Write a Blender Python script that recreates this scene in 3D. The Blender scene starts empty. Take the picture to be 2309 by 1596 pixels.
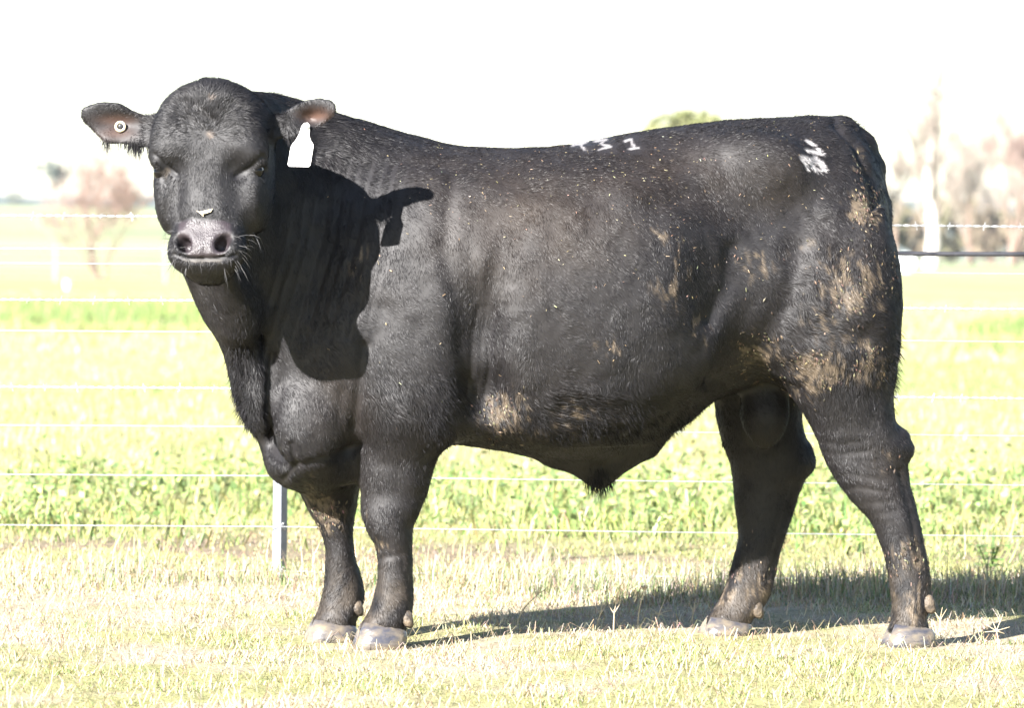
import bpy, math, random
import numpy as np
from mathutils import Matrix, Vector

# ------------------------------------------------------------------ camera, sky, sun, exposure
sc = bpy.context.scene
C = sc.collection
rng = np.random.default_rng(7)
random.seed(7)

W_PX, H_PX, F_PX = 2308.0, 1596.0, 10200.0      # photograph measured at 2308 x 1596
CAM = np.array([0.0, -12.0, 1.03])
PITCH, ROLL = math.radians(-1.27), math.radians(0.60)
cam_rot = Matrix.Rotation(math.radians(90) + PITCH, 3, 'X') @ Matrix.Rotation(ROLL, 3, 'Z')
cd = bpy.data.cameras.new('camera'); cam = bpy.data.objects.new('camera', cd); C.objects.link(cam)
cam.location = CAM; cam.rotation_euler = cam_rot.to_euler()
cd.sensor_width = 36.0; cd.lens = 36.0 * F_PX / W_PX
cd.clip_start = 0.5; cd.clip_end = 20000
cd.dof.use_dof = True; cd.dof.focus_distance = 11.7; cd.dof.aperture_fstop = 6.3
sc.camera = cam

SUN_TRAVEL = Vector((1.13, 1.50, -1.0)).normalized()
to_sun = -SUN_TRAVEL
SUN_EL = math.asin(to_sun.z); SUN_AZ = math.atan2(to_sun.x, to_sun.y)
w = bpy.data.worlds.new('World'); sc.world = w; w.use_nodes = True
nt = w.node_tree
sky = nt.nodes.new('ShaderNodeTexSky'); sky.sky_type = 'NISHITA'; sky.sun_disc = False
sky.sun_elevation = SUN_EL; sky.sun_rotation = SUN_AZ
sky.air_density = 1.0; sky.dust_density = 0.4; sky.ozone_density = 1.0
nt.nodes['Background'].inputs[1].default_value = 0.05
nt.links.new(sky.outputs[0], nt.nodes['Background'].inputs[0])
sl = bpy.data.lights.new('sun', 'SUN'); so = bpy.data.objects.new('sun', sl); C.objects.link(so)
sl.energy = 5.0; sl.angle = math.radians(0.53); sl.color = (1.0, 0.965, 0.925)
so.rotation_euler = SUN_TRAVEL.to_track_quat('-Z', 'Y').to_euler(); so.location = (-6, -8, 9)
sc.view_settings.view_transform = 'Standard'; sc.view_settings.look = 'None'
sc.view_settings.exposure = 2.45; sc.view_settings.gamma = 1.0
sc.cycles.max_bounces = 6; sc.cycles.diffuse_bounces = 3; sc.cycles.glossy_bounces = 2
sc.cycles.transparent_max_bounces = 8; sc.cycles.use_denoising = True

# ------------------------------------------------------------------ helpers
R3 = np.array(cam_rot)
def P(u, v, Y):
    """photo pixel (2308 wide) on the vertical plane y = Y"""
    d = R3 @ np.array([(u - W_PX / 2) / F_PX, -(v - H_PX / 2) / F_PX, -1.0])
    return CAM + d * ((Y - CAM[1]) / d[1])
def PG(u, v):
    """photo pixel on the ground z = 0"""
    d = R3 @ np.array([(u - W_PX / 2) / F_PX, -(v - H_PX / 2) / F_PX, -1.0])
    return CAM + d * (-CAM[2] / d[2])
def project(V):
    q = (V - CAM) @ R3
    return W_PX / 2 + F_PX * q[:, 0] / -q[:, 2], H_PX / 2 - F_PX * q[:, 1] / -q[:, 2]
def lin(c):
    return tuple(((x / 255) / 12.92 if x / 255 <= .04045 else ((x / 255 + .055) / 1.055) ** 2.4) for x in c)

def new_mat(name, rough=0.6, spec=0.5, color=(0.5, 0.5, 0.5), metallic=0.0):
    m = bpy.data.materials.new(name); m.use_nodes = True
    b = m.node_tree.nodes['Principled BSDF']
    b.inputs['Base Color'].default_value = (*color, 1); b.inputs['Roughness'].default_value = rough
    b.inputs['Specular IOR Level'].default_value = spec; b.inputs['Metallic'].default_value = metallic
    return m
def noise_mix(m, c1, c2, scale=5.0, detail=4.0, lo=.4, hi=.6, coord='Object', bump=0.0, bscale=None, sxyz=None):
    n = m.node_tree; b = n.nodes['Principled BSDF']
    tc = n.nodes.new('ShaderNodeTexCoord'); nz = n.nodes.new('ShaderNodeTexNoise')
    nz.inputs['Scale'].default_value = scale; nz.inputs['Detail'].default_value = detail
    src = tc.outputs[coord]
    if sxyz:
        mp = n.nodes.new('ShaderNodeMapping'); mp.inputs['Scale'].default_value = sxyz
        n.links.new(src, mp.inputs[0]); src = mp.outputs[0]
    n.links.new(src, nz.inputs['Vector'])
    cr = n.nodes.new('ShaderNodeValToRGB'); cr.color_ramp.elements[0].position = lo; cr.color_ramp.elements[1].position = hi
    cr.color_ramp.elements[0].color = (*c1, 1); cr.color_ramp.elements[1].color = (*c2, 1)
    n.links.new(nz.outputs[0], cr.inputs[0]); n.links.new(cr.outputs[0], b.inputs['Base Color'])
    if bump:
        n2 = n.nodes.new('ShaderNodeTexNoise'); n2.inputs['Scale'].default_value = bscale or scale * 6
        n.links.new(src, n2.inputs['Vector'])
        bp = n.nodes.new('ShaderNodeBump'); bp.inputs['Distance'].default_value = bump
        n.links.new(n2.outputs[0], bp.inputs['Height']); n.links.new(bp.outputs[0], b.inputs['Normal'])
    return m
def attr_mat(name, rough, spec, sheen=0.0, trans=0.0, attr='col'):
    m = new_mat(name, rough, spec)
    n = m.node_tree; b = n.nodes['Principled BSDF']
    a = n.nodes.new('ShaderNodeAttribute'); a.attribute_name = attr
    n.links.new(a.outputs['Color'], b.inputs['Base Color'])
    if trans:
        t = n.nodes.new('ShaderNodeBsdfTranslucent'); n.links.new(a.outputs['Color'], t.inputs[0])
        mx = n.nodes.new('ShaderNodeMixShader'); mx.inputs[0].default_value = trans
        n.links.new(b.outputs[0], mx.inputs[1]); n.links.new(t.outputs[0], mx.inputs[2])
        n.links.new(mx.outputs[0], n.nodes['Material Output'].inputs[0])
    return m

def np_mesh(name, V, F, mat=None, parent=None, col=None, smooth=False, nside=None):
    """V (n,3); F (m,k) all faces with k corners, or list of lists"""
    me = bpy.data.meshes.new(name)
    V = np.asarray(V, dtype=np.float32)
    if isinstance(F, np.ndarray):
        m, k = F.shape
        me.vertices.add(len(V)); me.vertices.foreach_set('co', V.ravel())
        me.loops.add(m * k); me.loops.foreach_set('vertex_index', F.astype(np.int32).ravel())
        me.polygons.add(m); me.polygons.foreach_set('loop_start', np.arange(0, m * k, k, dtype=np.int32))
        me.update(calc_edges=True)
    else:
        me.from_pydata([tuple(x) for x in V], [], F)
    if smooth:
        me.polygons.foreach_set('use_smooth', np.ones(len(me.polygons), dtype=bool))
    if col is not None:
        at = me.attributes.new('col', 'FLOAT_COLOR', 'POINT')
        c4 = np.ones((len(V), 4), dtype=np.float32); c4[:, :3] = col
        at.data.foreach_set('color', c4.ravel())
    if mat: me.materials.append(mat)
    o = bpy.data.objects.new(name, me); C.objects.link(o)
    if parent: o.parent = parent
    return o
def tag(o, label=None, cat=None, group=None, kind=None):
    if label: o['label'] = label
    if cat: o['category'] = cat
    if group: o['group'] = group
    if kind: o['kind'] = kind
    return o
def empty(name, loc):
    o = bpy.data.objects.new(name, None); C.objects.link(o); o.location = loc; o.empty_display_size = .1
    bpy.context.view_layer.update()
    return o
def childto(o, root):
    """parent while vertices are in world coordinates"""
    o.parent = root; o.matrix_parent_inverse = Matrix.Translation(-root.location)
    return o

def vnoise(p, scale, seed=0):
    """value noise in [0,1] at points p (n,3)"""
    q = p * scale + seed * 17.31 + 1000.0
    i = np.floor(q).astype(np.int64); f = q - i; f = f * f * (3 - 2 * f)
    def hsh(a, b, c):
        n = (a * 374761393 + b * 668265263 + c * 2147483647 + seed * 974711) & 0xFFFFFFFF
        n = ((n ^ (n >> 13)) * 1274126177) & 0xFFFFFFFF
        return ((n ^ (n >> 16)) & 0xFFFF) / 65535.0
    r = 0
    for dx in (0, 1):
        wx = f[:, 0] if dx else 1 - f[:, 0]
        for dy in (0, 1):
            wy = f[:, 1] if dy else 1 - f[:, 1]
            for dz in (0, 1):
                wz = f[:, 2] if dz else 1 - f[:, 2]
                r = r + wx * wy * wz * hsh(i[:, 0] + dx, i[:, 1] + dy, i[:, 2] + dz)
    return r
def fbm(p, scale, seed=0, oct=3):
    a, t, s = 1.0, 0, 0
    for k in range(oct):
        t = t + a * vnoise(p, scale * 2 ** k, seed + k); s += a; a *= .5
    return t / s
def sstep(a, b, x):
    t = np.clip((x - a) / (b - a), 0, 1); return t * t * (3 - 2 * t)
def norm(v):
    return v / np.maximum(np.linalg.norm(v, axis=-1, keepdims=True), 1e-9)

def pchip(xs, ys, x):
    xs = np.asarray(xs, float); ys = np.asarray(ys, float)
    o = np.argsort(xs); xs = xs[o]; ys = ys[o]
    h = np.diff(xs); d = np.diff(ys) / h
    m = np.zeros_like(ys); m[0] = d[0]; m[-1] = d[-1]
    for i in range(1, len(xs) - 1):
        if d[i - 1] * d[i] > 0:
            w1 = 2 * h[i] + h[i - 1]; w2 = h[i] + 2 * h[i - 1]
            m[i] = (w1 + w2) / (w1 / d[i - 1] + w2 / d[i])
    i = np.clip(np.searchsorted(xs, x) - 1, 0, len(h) - 1)
    t = np.clip((x - xs[i]) / h[i], 0, 1)
    return ((1 + 2 * t) * (1 - t) ** 2) * ys[i] + t * (1 - t) ** 2 * h[i] * m[i] + t * t * (3 - 2 * t) * ys[i + 1] + t * t * (t - 1) * h[i] * m[i + 1]

# ================================================================== ground, grass, hills
STRAW, YG, GREEN, SOIL = (np.array(c) for c in ((.47, .40, .29), (.33, .33, .14), (.20, .25, .10), (.27, .205, .15)))
def gz(x, y):
    p = np.stack([x, y, 0 * x], 1)
    z = (fbm(p, .9, 71, 2) - .5) * .05 * sstep(-12, 0, y) * sstep(60, 8, y)
    return z * sstep(.35, 1.0, np.minimum.reduce([np.hypot(x - a, y - b) for a, b in ((-.35, -.23), (-.48, -.04), (1.04, 0), (.57, .30))]) * 2)
def ground_mix(x, y):
    """colour of what grows at x, y (paddock patches, lush strip, dry fence line)"""
    p = np.stack([x, y, 0 * x], 1)
    n1 = fbm(p, 1.6, 81, 3); n2 = fbm(p, .35, 83, 3); n3 = fbm(p, 5.0, 85, 2)
    dry = np.clip(sstep(.42, .60, n1 * .6 + n3 * .4) * sstep(2.6, 1.0, y) + .9 * np.exp(-((y - 1.9) / .55) ** 2), 0, 1)
    soil = sstep(.44, .58, n1) * np.exp(-((y - 3.5) / 1.0) ** 2)
    cy = 6.2 + 9.0 * (fbm(np.stack([x, 0 * x, 0 * x], 1), .45, 89, 2) - .5); lush = np.exp(-((y - cy) / 2.2) ** 2) * sstep(.36, .60, n2 * .35 + n1 * .65)
    weed = np.exp(-((x + 6.2 + .08 * (y - 40)) / 3.6) ** 4) * np.exp(-((y - 52) / 20) ** 4) + np.exp(-((x - 9.4 - .12 * (y - 50)) / 3.2) ** 4) * np.exp(-((y - 50) / 17) ** 4)
    weed = weed * sstep(.40, .62, fbm(p, .16, 99, 3))
    mid = sstep(12, 20, y) * sstep(.48, .62, fbm(p, .22, 87, 3)) * .6
    return dry, soil, np.clip(lush, 0, 1), np.clip(weed, 0, 1), mid
def ground_col(x, y):
    dry, soil, lush, weed, mid = ground_mix(x, y)
    c = np.repeat(YG[None], len(x), 0)
    far = sstep(55, 130, y)[:, None]; c = c + (np.array([.35, .34, .17]) - c) * far
    for m_, k in ((mid, GREEN), (dry, STRAW), (soil, SOIL), (lush, GREEN), (weed, GREEN)):
        c = c + (k - c) * m_[:, None]
    thatch = (sstep(30, 8, y) * .28)[:, None]                        # earth and thatch between the blades
    return c + (np.array([.14, .11, .07]) - c) * thatch * 1.3
gx = np.unique(np.concatenate([np.linspace(-3.4, 3.4, 137), np.linspace(-12, 12, 81), np.linspace(-60, 60, 61), np.linspace(-3000, 3000, 41)]))
gy = np.unique(np.concatenate([np.linspace(-40, -4, 13), np.linspace(-4, 12, 260), np.linspace(12, 60, 120), np.linspace(60, 220, 60), np.linspace(220, 6000, 30)]))
GX, GY = np.meshgrid(gx, gy, indexing='ij'); fx, fy = GX.ravel(), GY.ravel()
gV = np.stack([fx, fy, gz(fx, fy)], 1); nx_, ny_ = len(gx), len(gy)
ii = (np.arange(nx_ - 1)[:, None] * ny_ + np.arange(ny_ - 1)[None]).ravel()
m_gr = attr_mat('ground_turf', .95, .1)
n = m_gr.node_tree; b = n.nodes['Principled BSDF']; at_ = [q for q in n.nodes if q.type == 'ATTRIBUTE'][0]
tc = n.nodes.new('ShaderNodeTexCoord'); nz = n.nodes.new('ShaderNodeTexNoise'); nz.inputs['Scale'].default_value = 9; nz.inputs['Detail'].default_value = 8
n.links.new(tc.outputs['Object'], nz.inputs['Vector'])
mr = n.nodes.new('ShaderNodeMapRange'); mr.inputs['From Min'].default_value = .3; mr.inputs['From Max'].default_value = .7; mr.inputs['To Min'].default_value = .45; mr.inputs['To Max'].default_value = 1.3
nz2 = n.nodes.new('ShaderNodeTexNoise'); nz2.inputs['Scale'].default_value = 70; nz2.inputs['Detail'].default_value = 4; n.links.new(tc.outputs['Object'], nz2.inputs['Vector'])
mm = n.nodes.new('ShaderNodeMath'); mm.operation = 'MULTIPLY_ADD'; mm.inputs[1].default_value = .55; n.links.new(nz2.outputs[0], mm.inputs[0])
m3 = n.nodes.new('ShaderNodeMath'); m3.operation = 'MULTIPLY'; m3.inputs[1].default_value = .45; n.links.new(nz.outputs[0], m3.inputs[0]); n.links.new(m3.outputs[0], mm.inputs[2])
n.links.new(mm.outputs[0], mr.inputs['Value'])
mx = n.nodes.new('ShaderNodeVectorMath'); mx.operation = 'SCALE'; n.links.new(at_.outputs['Color'], mx.inputs[0]); n.links.new(mr.outputs[0], mx.inputs['Scale'])
n.links.new(mx.outputs[0], b.inputs['Base Color'])
bp = n.nodes.new('ShaderNodeBump'); bp.inputs['Distance'].default_value = .02; n.links.new(mm.outputs[0], bp.inputs['Height']); n.links.new(bp.outputs[0], b.inputs['Normal'])
tag(np_mesh('ground', gV, np.stack([ii, ii + ny_, ii + ny_ + 1, ii + 1], 1), m_gr, None, ground_col(fx, fy), smooth=True), kind='structure')

m_blade = attr_mat('grass_blade', .65, .25, trans=.25)
def blades(x, y, L, wd, lean, col, two=True, sz=None):
    """thin bent blades standing at x, y"""
    n_ = len(x); z = gz(x, y) - .004; p = np.stack([x, y, z], 1)
    a = rng.random(n_) * 2 * math.pi; h = np.stack([np.cos(a), np.sin(a), 0 * a], 1)
    s_ = norm(np.stack([np.cos(a + 1.57) , np.sin(a + 1.57) * .5, 0 * a], 1)) * (wd / 2)[:, None]
    l1 = lean * .5; l2 = lean
    d1 = h * np.sin(l1)[:, None]; d1[:, 2] = np.cos(l1); d2 = h * np.sin(l2 * 1.5)[:, None]; d2[:, 2] = np.cos(l2 * 1.5)
    if two:
        m_ = p + d1 * (L * .5)[:, None]; e = m_ + d2 * (L * .5)[:, None]
        V = np.stack([p - s_, p + s_, m_ + s_ * .8, m_ - s_ * .8, e], 1).reshape(-1, 3); i = np.arange(n_)[:, None] * 5
        F = np.concatenate([np.hstack([i, i + 1, i + 2]), np.hstack([i, i + 2, i + 3]), np.hstack([i + 3, i + 2, i + 4])])
        return V, F, np.repeat(col, 5, 0)
    e = p + (d1 + d2) * (L * .5)[:, None]
    V = np.stack([p - s_, p + s_, e], 1).reshape(-1, 3)
    return V, np.arange(n_ * 3).reshape(-1, 3), np.repeat(col, 3, 0)
def pick(n_, pal, wts, jit=.35):
    c = np.array(pal)[rng.choice(len(pal), n_, p=np.array(wts) / sum(wts))]
    return c * (1 - jit / 2 + jit * rng.random((n_, 1))) * (1 + .10 * rng.normal(size=(n_, 3)))
def scatter(n_, x0, x1, y0, y1, fan=0.0):
    y = y0 + (y1 - y0) * rng.random(n_); t = rng.random(n_); k = 1 + fan * (y - y0)
    return (x0 + (x1 - x0) * t) * k, y
def join(parts):
    VV, FF, CC, o = [], [], [], 0
    for V, F, c in parts:
        VV.append(V); FF.append(F + o); CC.append(c); o += len(V)
    return np.concatenate(VV), np.concatenate(FF), np.clip(np.concatenate(CC), .005, .9)
STR2, STR3, LIME, DGR = np.array([.56, .49, .35]), np.array([.36, .28, .17]), np.array([.40, .40, .16]), np.array([.08, .13, .04])
# short grazed turf in front of the fence
x, y = scatter(310000, -3.1, 3.1, -2.7, 1.7)
keep = rng.random(len(x)) < .10 + .90 * sstep(.36, .56, fbm(np.stack([x, y, 0 * x], 1), 9, 93, 3)); x, y = x[keep], y[keep]
dry, soil, lush, weed, mid = ground_mix(x, y)
isdry = rng.random(len(x)) < .30 + .65 * dry
col = np.where(isdry[:, None], pick(len(x), (STRAW, STR2, STR3), (4, 4, 1)), pick(len(x), (YG, LIME, GREEN, DGR), (5, 4, 2.5, 1)))
tuft = fbm(np.stack([x, y, 0 * x], 1), 6, 91, 2)
foot = np.minimum.reduce([np.hypot((x - a) / 1.0, (y - b_) / 1.6) for a, b_ in ((-.35, -.35), (-.48, -.16), (1.04, -.1), (.57, .2))])
L = (.008 + .020 * rng.random(len(x)) ** 1.8) * (.45 + 1.4 * sstep(.40, .75, tuft)) * (.45 + .55 * sstep(.06, .22, foot)); lean = np.clip(np.where(isdry, rng.normal(1.2, .35, len(x)), rng.normal(.85, .4, len(x))), .05, 1.55)
tag(np_mesh('turf', *join([blades(x, y, L, .0016 + .0016 * rng.random(len(x)), lean, col)])[:2], m_blade), kind='stuff')
o_ = bpy.data.objects['turf']; cc = np.clip(np.repeat(col, 5, 0), .005, .9)
at = o_.data.attributes.new('col', 'FLOAT_COLOR', 'POINT'); at.data.foreach_set('color', np.hstack([cc, np.ones((len(cc), 1))]).astype(np.float32).ravel())
tag(o_, 'short grazed turf, part dry, under the bull', 'grass')
# straggling dry stems lying over the turf, and the longer dry strip along the fence
x, y = scatter(16000, -2.5, 2.5, -2.7, 1.5)
pa_ = blades(x, y, .03 + .07 * rng.random(len(x)), .0014 + .001 * rng.random(len(x)), np.clip(rng.normal(1.35, .22, len(x)), .3, 1.6), pick(len(x), (STRAW, STR2, STR3), (3, 4, 2)))
x, y = scatter(52000, -3.2, 3.2, 1.15, 2.75)
tu = fbm(np.stack([x, y, 0 * x], 1), 3.2, 95, 2); keep = rng.random(len(x)) < .12 + sstep(.36, .62, tu); x, y, tu = x[keep], y[keep], tu[keep]
prof = np.exp(-((y - 1.85) / .5) ** 2) * (1 + .5 * sstep(-.2, .3, x))
pb_ = blades(x, y, (.018 + .10 * rng.random(len(x)) ** 1.9) * (.30 + .9 * prof) * (.6 + .8 * sstep(.4, .65, tu)), .0016 + .0016 * rng.random(len(x)), np.clip(rng.normal(1.0, .45, len(x)), .05, 1.55),
             pick(len(x), (STRAW, STR2, STR3, YG, GREEN), (4, 3, 2, 2, 1.6)))
# tussocks in the bull's shadow and beside the post
x, y = scatter(34000, -1.4, 3.0, 1.05, 2.15)
tu = fbm(np.stack([x, y, 0 * x], 1), 4.5, 101, 2); keep = rng.random(len(x)) < sstep(.32, .55, tu) * np.where(x > .05, 1.0, .35 * sstep(1.4, 1.8, y)); x, y, tu = x[keep], y[keep], tu[keep]
pt_ = blades(x, y, (.035 + .10 * rng.random(len(x)) ** 1.2) * (.5 + .7 * sstep(.35, .65, tu)) * sstep(.95, 1.5, y), .0018 + .0018 * rng.random(len(x)), np.clip(rng.normal(.8, .4, len(x)), .05, 1.5), pick(len(x), (STRAW, STR3, GREEN, np.array([.32, .30, .24]), DGR), (3, 2, 2.5, 3, 1)))
V, F, c_ = join([pa_, pb_, pt_])
tag(np_mesh('dry_grass', V, F, m_blade, None, c_), 'long dry straw-coloured grass along the wire fence', 'grass', kind='stuff')
# beyond the fence: thin turf, then the lush strip of weeds and clover
x, y = scatter(60000, -2.9, 2.9, 2.3, 6.5, .03)
soil = ground_mix(x, y)[1]; keep = rng.random(len(x)) > .8 * soil; x, y = x[keep], y[keep]
dry, soil, lush, weed, mid = ground_mix(x, y)
col = np.where((rng.random(len(x)) < .2 + .5 * soil)[:, None], pick(len(x), (STRAW, STR3, SOIL), (2, 2, 2)), pick(len(x), (YG, LIME, GREEN), (4, 4, 2)))
pc_ = blades(x, y, .010 + .024 * rng.random(len(x)), .0028 + .002 * rng.random(len(x)), np.clip(rng.normal(.7, .35, len(x)), .05, 1.4), col)
x, y = scatter(135000, -4.4, 4.4, 3.4, 9.6, .05)
lush = ground_mix(x, y)[2]; keep = rng.random(len(x)) < .03 + .9 * lush * sstep(.25, .6, fbm(np.stack([x, y, 0 * x], 1), 2.6, 97, 2)); x, y, lush = x[keep], y[keep], lush[keep]
tu = fbm(np.stack([x, y, 0 * x], 1), 2.6, 97, 2)
pd_ = blades(x, y, (.03 + .12 * rng.random(len(x)) ** 1.3) * (.35 + 1.0 * sstep(.3, .65, tu)), .004 + .006 * rng.random(len(x)), np.clip(rng.normal(.95, .4, len(x)), .05, 1.5), pick(len(x), (GREEN, DGR, LIME, YG, np.array([.26, .33, .11]), STRAW), (4, 1.6, 2, 2, 4, .5), .5))
V, F, c_ = join([pc_, pd_])
tag(np_mesh('lush_grass', V, F, m_blade, None, c_), 'lush green strip of long grass and clover beyond the wire fence', 'grass', kind='stuff')
# clover leaves in the strip
x, y = scatter(40000, -4.4, 4.4, 3.4, 9.4, .05)
lush = ground_mix(x, y)[2]; tu = fbm(np.stack([x, y, 0 * x], 1), 2.6, 97, 2); keep = rng.random(len(x)) < lush * sstep(.35, .6, tu); x, y, tu = x[keep], y[keep], tu[keep]
nl = len(x); r = .008 + .014 * rng.random(nl); z = .02 + .13 * rng.random(nl) * (.3 + sstep(.3, .65, tu))
ctr = np.stack([x, y, z], 1); n_ = norm(rng.normal(0, .55, (nl, 3)) + np.array([[-.2, -.4, .9]])); t1 = norm(np.cross(n_, rng.normal(size=(nl, 3)))); t2 = np.cross(n_, t1)
V = np.stack([ctr - t1 * r[:, None], ctr + t2 * (r * .7)[:, None], ctr + t1 * r[:, None], ctr - t2 * (r * .7)[:, None]], 1).reshape(-1, 3)
c_ = np.repeat(pick(nl, (GREEN, DGR, np.array([.25, .32, .11]), LIME), (4, 1.5, 4, 2), .5), 4, 0)
tag(np_mesh('clover', V, np.arange(nl * 4).reshape(-1, 4), m_blade, None, np.clip(c_, .005, .9)), 'leafy clover among the lush grass beyond the fence', 'clover', kind='stuff')
# the open paddock
x, y = scatter(80000, -3.6, 3.6, 8.6, 34, .055)
mid = ground_mix(x, y)[4]
col = np.where((rng.random(len(x)) < .15 + mid)[:, None], pick(len(x), (GREEN, np.array([.26, .33, .11])), (2, 2)), pick(len(x), (YG, LIME, STRAW, STR2), (4, 4, 1.5, 1)))
pe_ = blades(x, y, .03 + .06 * rng.random(len(x)), .005 + .006 * rng.random(len(x)), np.clip(rng.normal(.7, .35, len(x)), .05, 1.4), col, two=False)
x, y = scatter(42000, -5.2, 5.2, 32, 95, .022)
weed = ground_mix(x, y)[3]
col = np.where((weed > .3)[:, None], pick(len(x), (GREEN, DGR, np.array([.24, .31, .10])), (3, 1.5, 3)), pick(len(x), (YG, LIME, STRAW), (4, 4, 1.5)))
pf_ = blades(x, y, (.05 + .07 * rng.random(len(x))) * (1 + 2.6 * weed), (.014 + .016 * rng.random(len(x))), np.clip(rng.normal(.6, .35, len(x)), .05, 1.4), col, two=False)
V, F, c_ = join([pe_, pf_])
tag(np_mesh('paddock_grass', V, F, m_blade, None, c_), 'pale yellow-green pasture of the open paddock', 'grass', kind='stuff')

# rising field and far blue range
def sheet(name, xs_, ys_, zf, mat):
    A, Bq = np.meshgrid(xs_, ys_, indexing='ij'); a, b_ = A.ravel(), Bq.ravel(); n2 = len(ys_)
    V = np.stack([a, b_, zf(a, b_)], 1); i = (np.arange(len(xs_) - 1)[:, None] * n2 + np.arange(n2 - 1)[None]).ravel()
    return tag(np_mesh(name, V, np.stack([i, i + n2, i + n2 + 1, i + 1], 1), mat, smooth=True), kind='structure')
m_hill = noise_mix(new_mat('hill_pasture', .95, .1), (.19, .23, .12), (.28, .29, .16), .02, 5, .4, .6)
sheet('hill', np.linspace(-500, 500, 60), np.linspace(190, 1000, 40), lambda x, y: -.3 + 7.3 * sstep(190, 700, y) * sstep(60, -60, x) + .5 * sstep(190, 400, y), m_hill)
m_range = noise_mix(new_mat('range_forest', .95, .1), (.06, .08, .06), (.10, .11, .08), .01, 5, .4, .6)
def rangez(x, y):
    p = np.stack([x, 0 * x, 0 * x], 1)
    return -1 + (22 + 16 * fbm(p, .0045, 5, 3) + 6 * vnoise(p, .03, 9) + 4 * vnoise(p, .09, 10)) * sstep(2400, 2560, y) * sstep(3300, 2600, y)
sheet('far_range', np.linspace(-900, 900, 220), np.linspace(2400, 3300, 10), rangez, m_range)

# ================================================================== trees
def tube(segs, sides):
    """segs: (a, b, ra, rb) arrays -> prisms"""
    a = np.array([s[0] for s in segs]); b_ = np.array([s[1] for s in segs]); ra = np.array([s[2] for s in segs]); rb = np.array([s[3] for s in segs])
    d = norm(b_ - a); u = norm(np.cross(d, np.where(np.abs(d[:, 2:]) > .9, [[1.0, 0, 0]], [[0, 0, 1.0]]))); v = np.cross(d, u); n_ = len(a)
    ang = 2 * np.pi * np.arange(sides) / sides
    o = u[:, None] * np.cos(ang)[None, :, None] + v[:, None] * np.sin(ang)[None, :, None]
    V = np.concatenate([a[:, None] + o * ra[:, None, None], b_[:, None] + o * rb[:, None, None]], 1).reshape(-1, 3)
    i = np.arange(n_)[:, None] * 2 * sides; j = np.arange(sides)[None]; k = (j + 1) % sides
    F = np.stack([(i + j).ravel(), (i + k).ravel(), (i + sides + k).ravel(), (i + sides + j).ravel()], 1)
    return V, F
def grow(base, d, L, r, depth, out, spread, up, rs, n_child=(2, 3), seg=3, shrink=.68):
    p = np.array(base, float); d = np.array(d, float); pts = [(p, r)]
    for k in range(seg):
        d = norm(d + rs.normal(0, .10, 3) + np.array([0, 0, up * .12])); q = p + d * L / seg; r2 = r * (1 - .5 * (k + 1) / seg)
        out.append((p, q, r * (1 - .5 * k / seg), r2, depth)); p = q; pts.append((p, r2))
    if depth == 0: return
    for k in range(rs.integers(n_child[0], n_child[1] + 1)):
        q, rr = pts[-1] if k < 2 else pts[rs.integers(1, len(pts))]
        s_ = norm(rs.normal(0, 1, 3)); s_ = norm(s_ - d * (s_ @ d)); a = spread * (.6 + .7 * rs.random())
        grow(q, norm(d * math.cos(a) + s_ * math.sin(a)), L * shrink * (.8 + .4 * rs.random()), rr * .72, depth - 1, out, spread, up, rs, n_child, seg, shrink)
def bare_tree(name, base, stems, L, r, depth, spread, up, m_tr, m_tw, seed, label, group=None, lean=.5, n_child=(2, 3), shrink=.68, rmin=.008):
    rs = np.random.default_rng(seed); out = []
    for k in range(stems):
        a = 2 * math.pi * k / stems + rs.random(); s_ = lean if stems > 1 else .04
        grow((base[0] + .12 * math.cos(a) * (stems > 1), base[1] + .12 * math.sin(a) * (stems > 1), base[2] - .1), norm(np.array([math.cos(a) * s_, math.sin(a) * s_, 1.0])), L, r, depth, out, spread, up, rs, n_child, 3, shrink)
    root = empty(name, base)
    big = [(a, b_, max(x, rmin), max(y, rmin * .8)) for a, b_, x, y, dd in out if dd >= depth - 1]; tw = [(a, b_, max(x, rmin), max(y, rmin * .8)) for a, b_, x, y, dd in out if dd < depth - 1]
    V, F = tube(big, 7); childto(np_mesh('trunk', V, F, m_tr, smooth=True), root)
    V, F = tube(tw, 3); childto(np_mesh('crown', V, F, m_tw), root)
    tag(root, label, 'tree', group); return root
m_bark = noise_mix(new_mat('bark_brown', .9, .2), (.16, .11, .085), (.26, .19, .15), 6, 5, bump=.02)
m_twig = noise_mix(new_mat('twig_pink', .9, .2), (.22, .155, .13), (.32, .23, .195), 3, 3)
m_twig2 = noise_mix(new_mat('twig_grey', .9, .2), (.21, .175, .145), (.31, .26, .22), 3, 3)
m_pale = noise_mix(new_mat('bark_pale', .85, .2), (.42, .38, .34), (.62, .58, .54), 2, 5, bump=.02)
def leaf_mat(name, c1, c2):
    m = noise_mix(new_mat(name, .7, .25), c1, c2, 1.2, 4, .4, .6)
    return m
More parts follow.
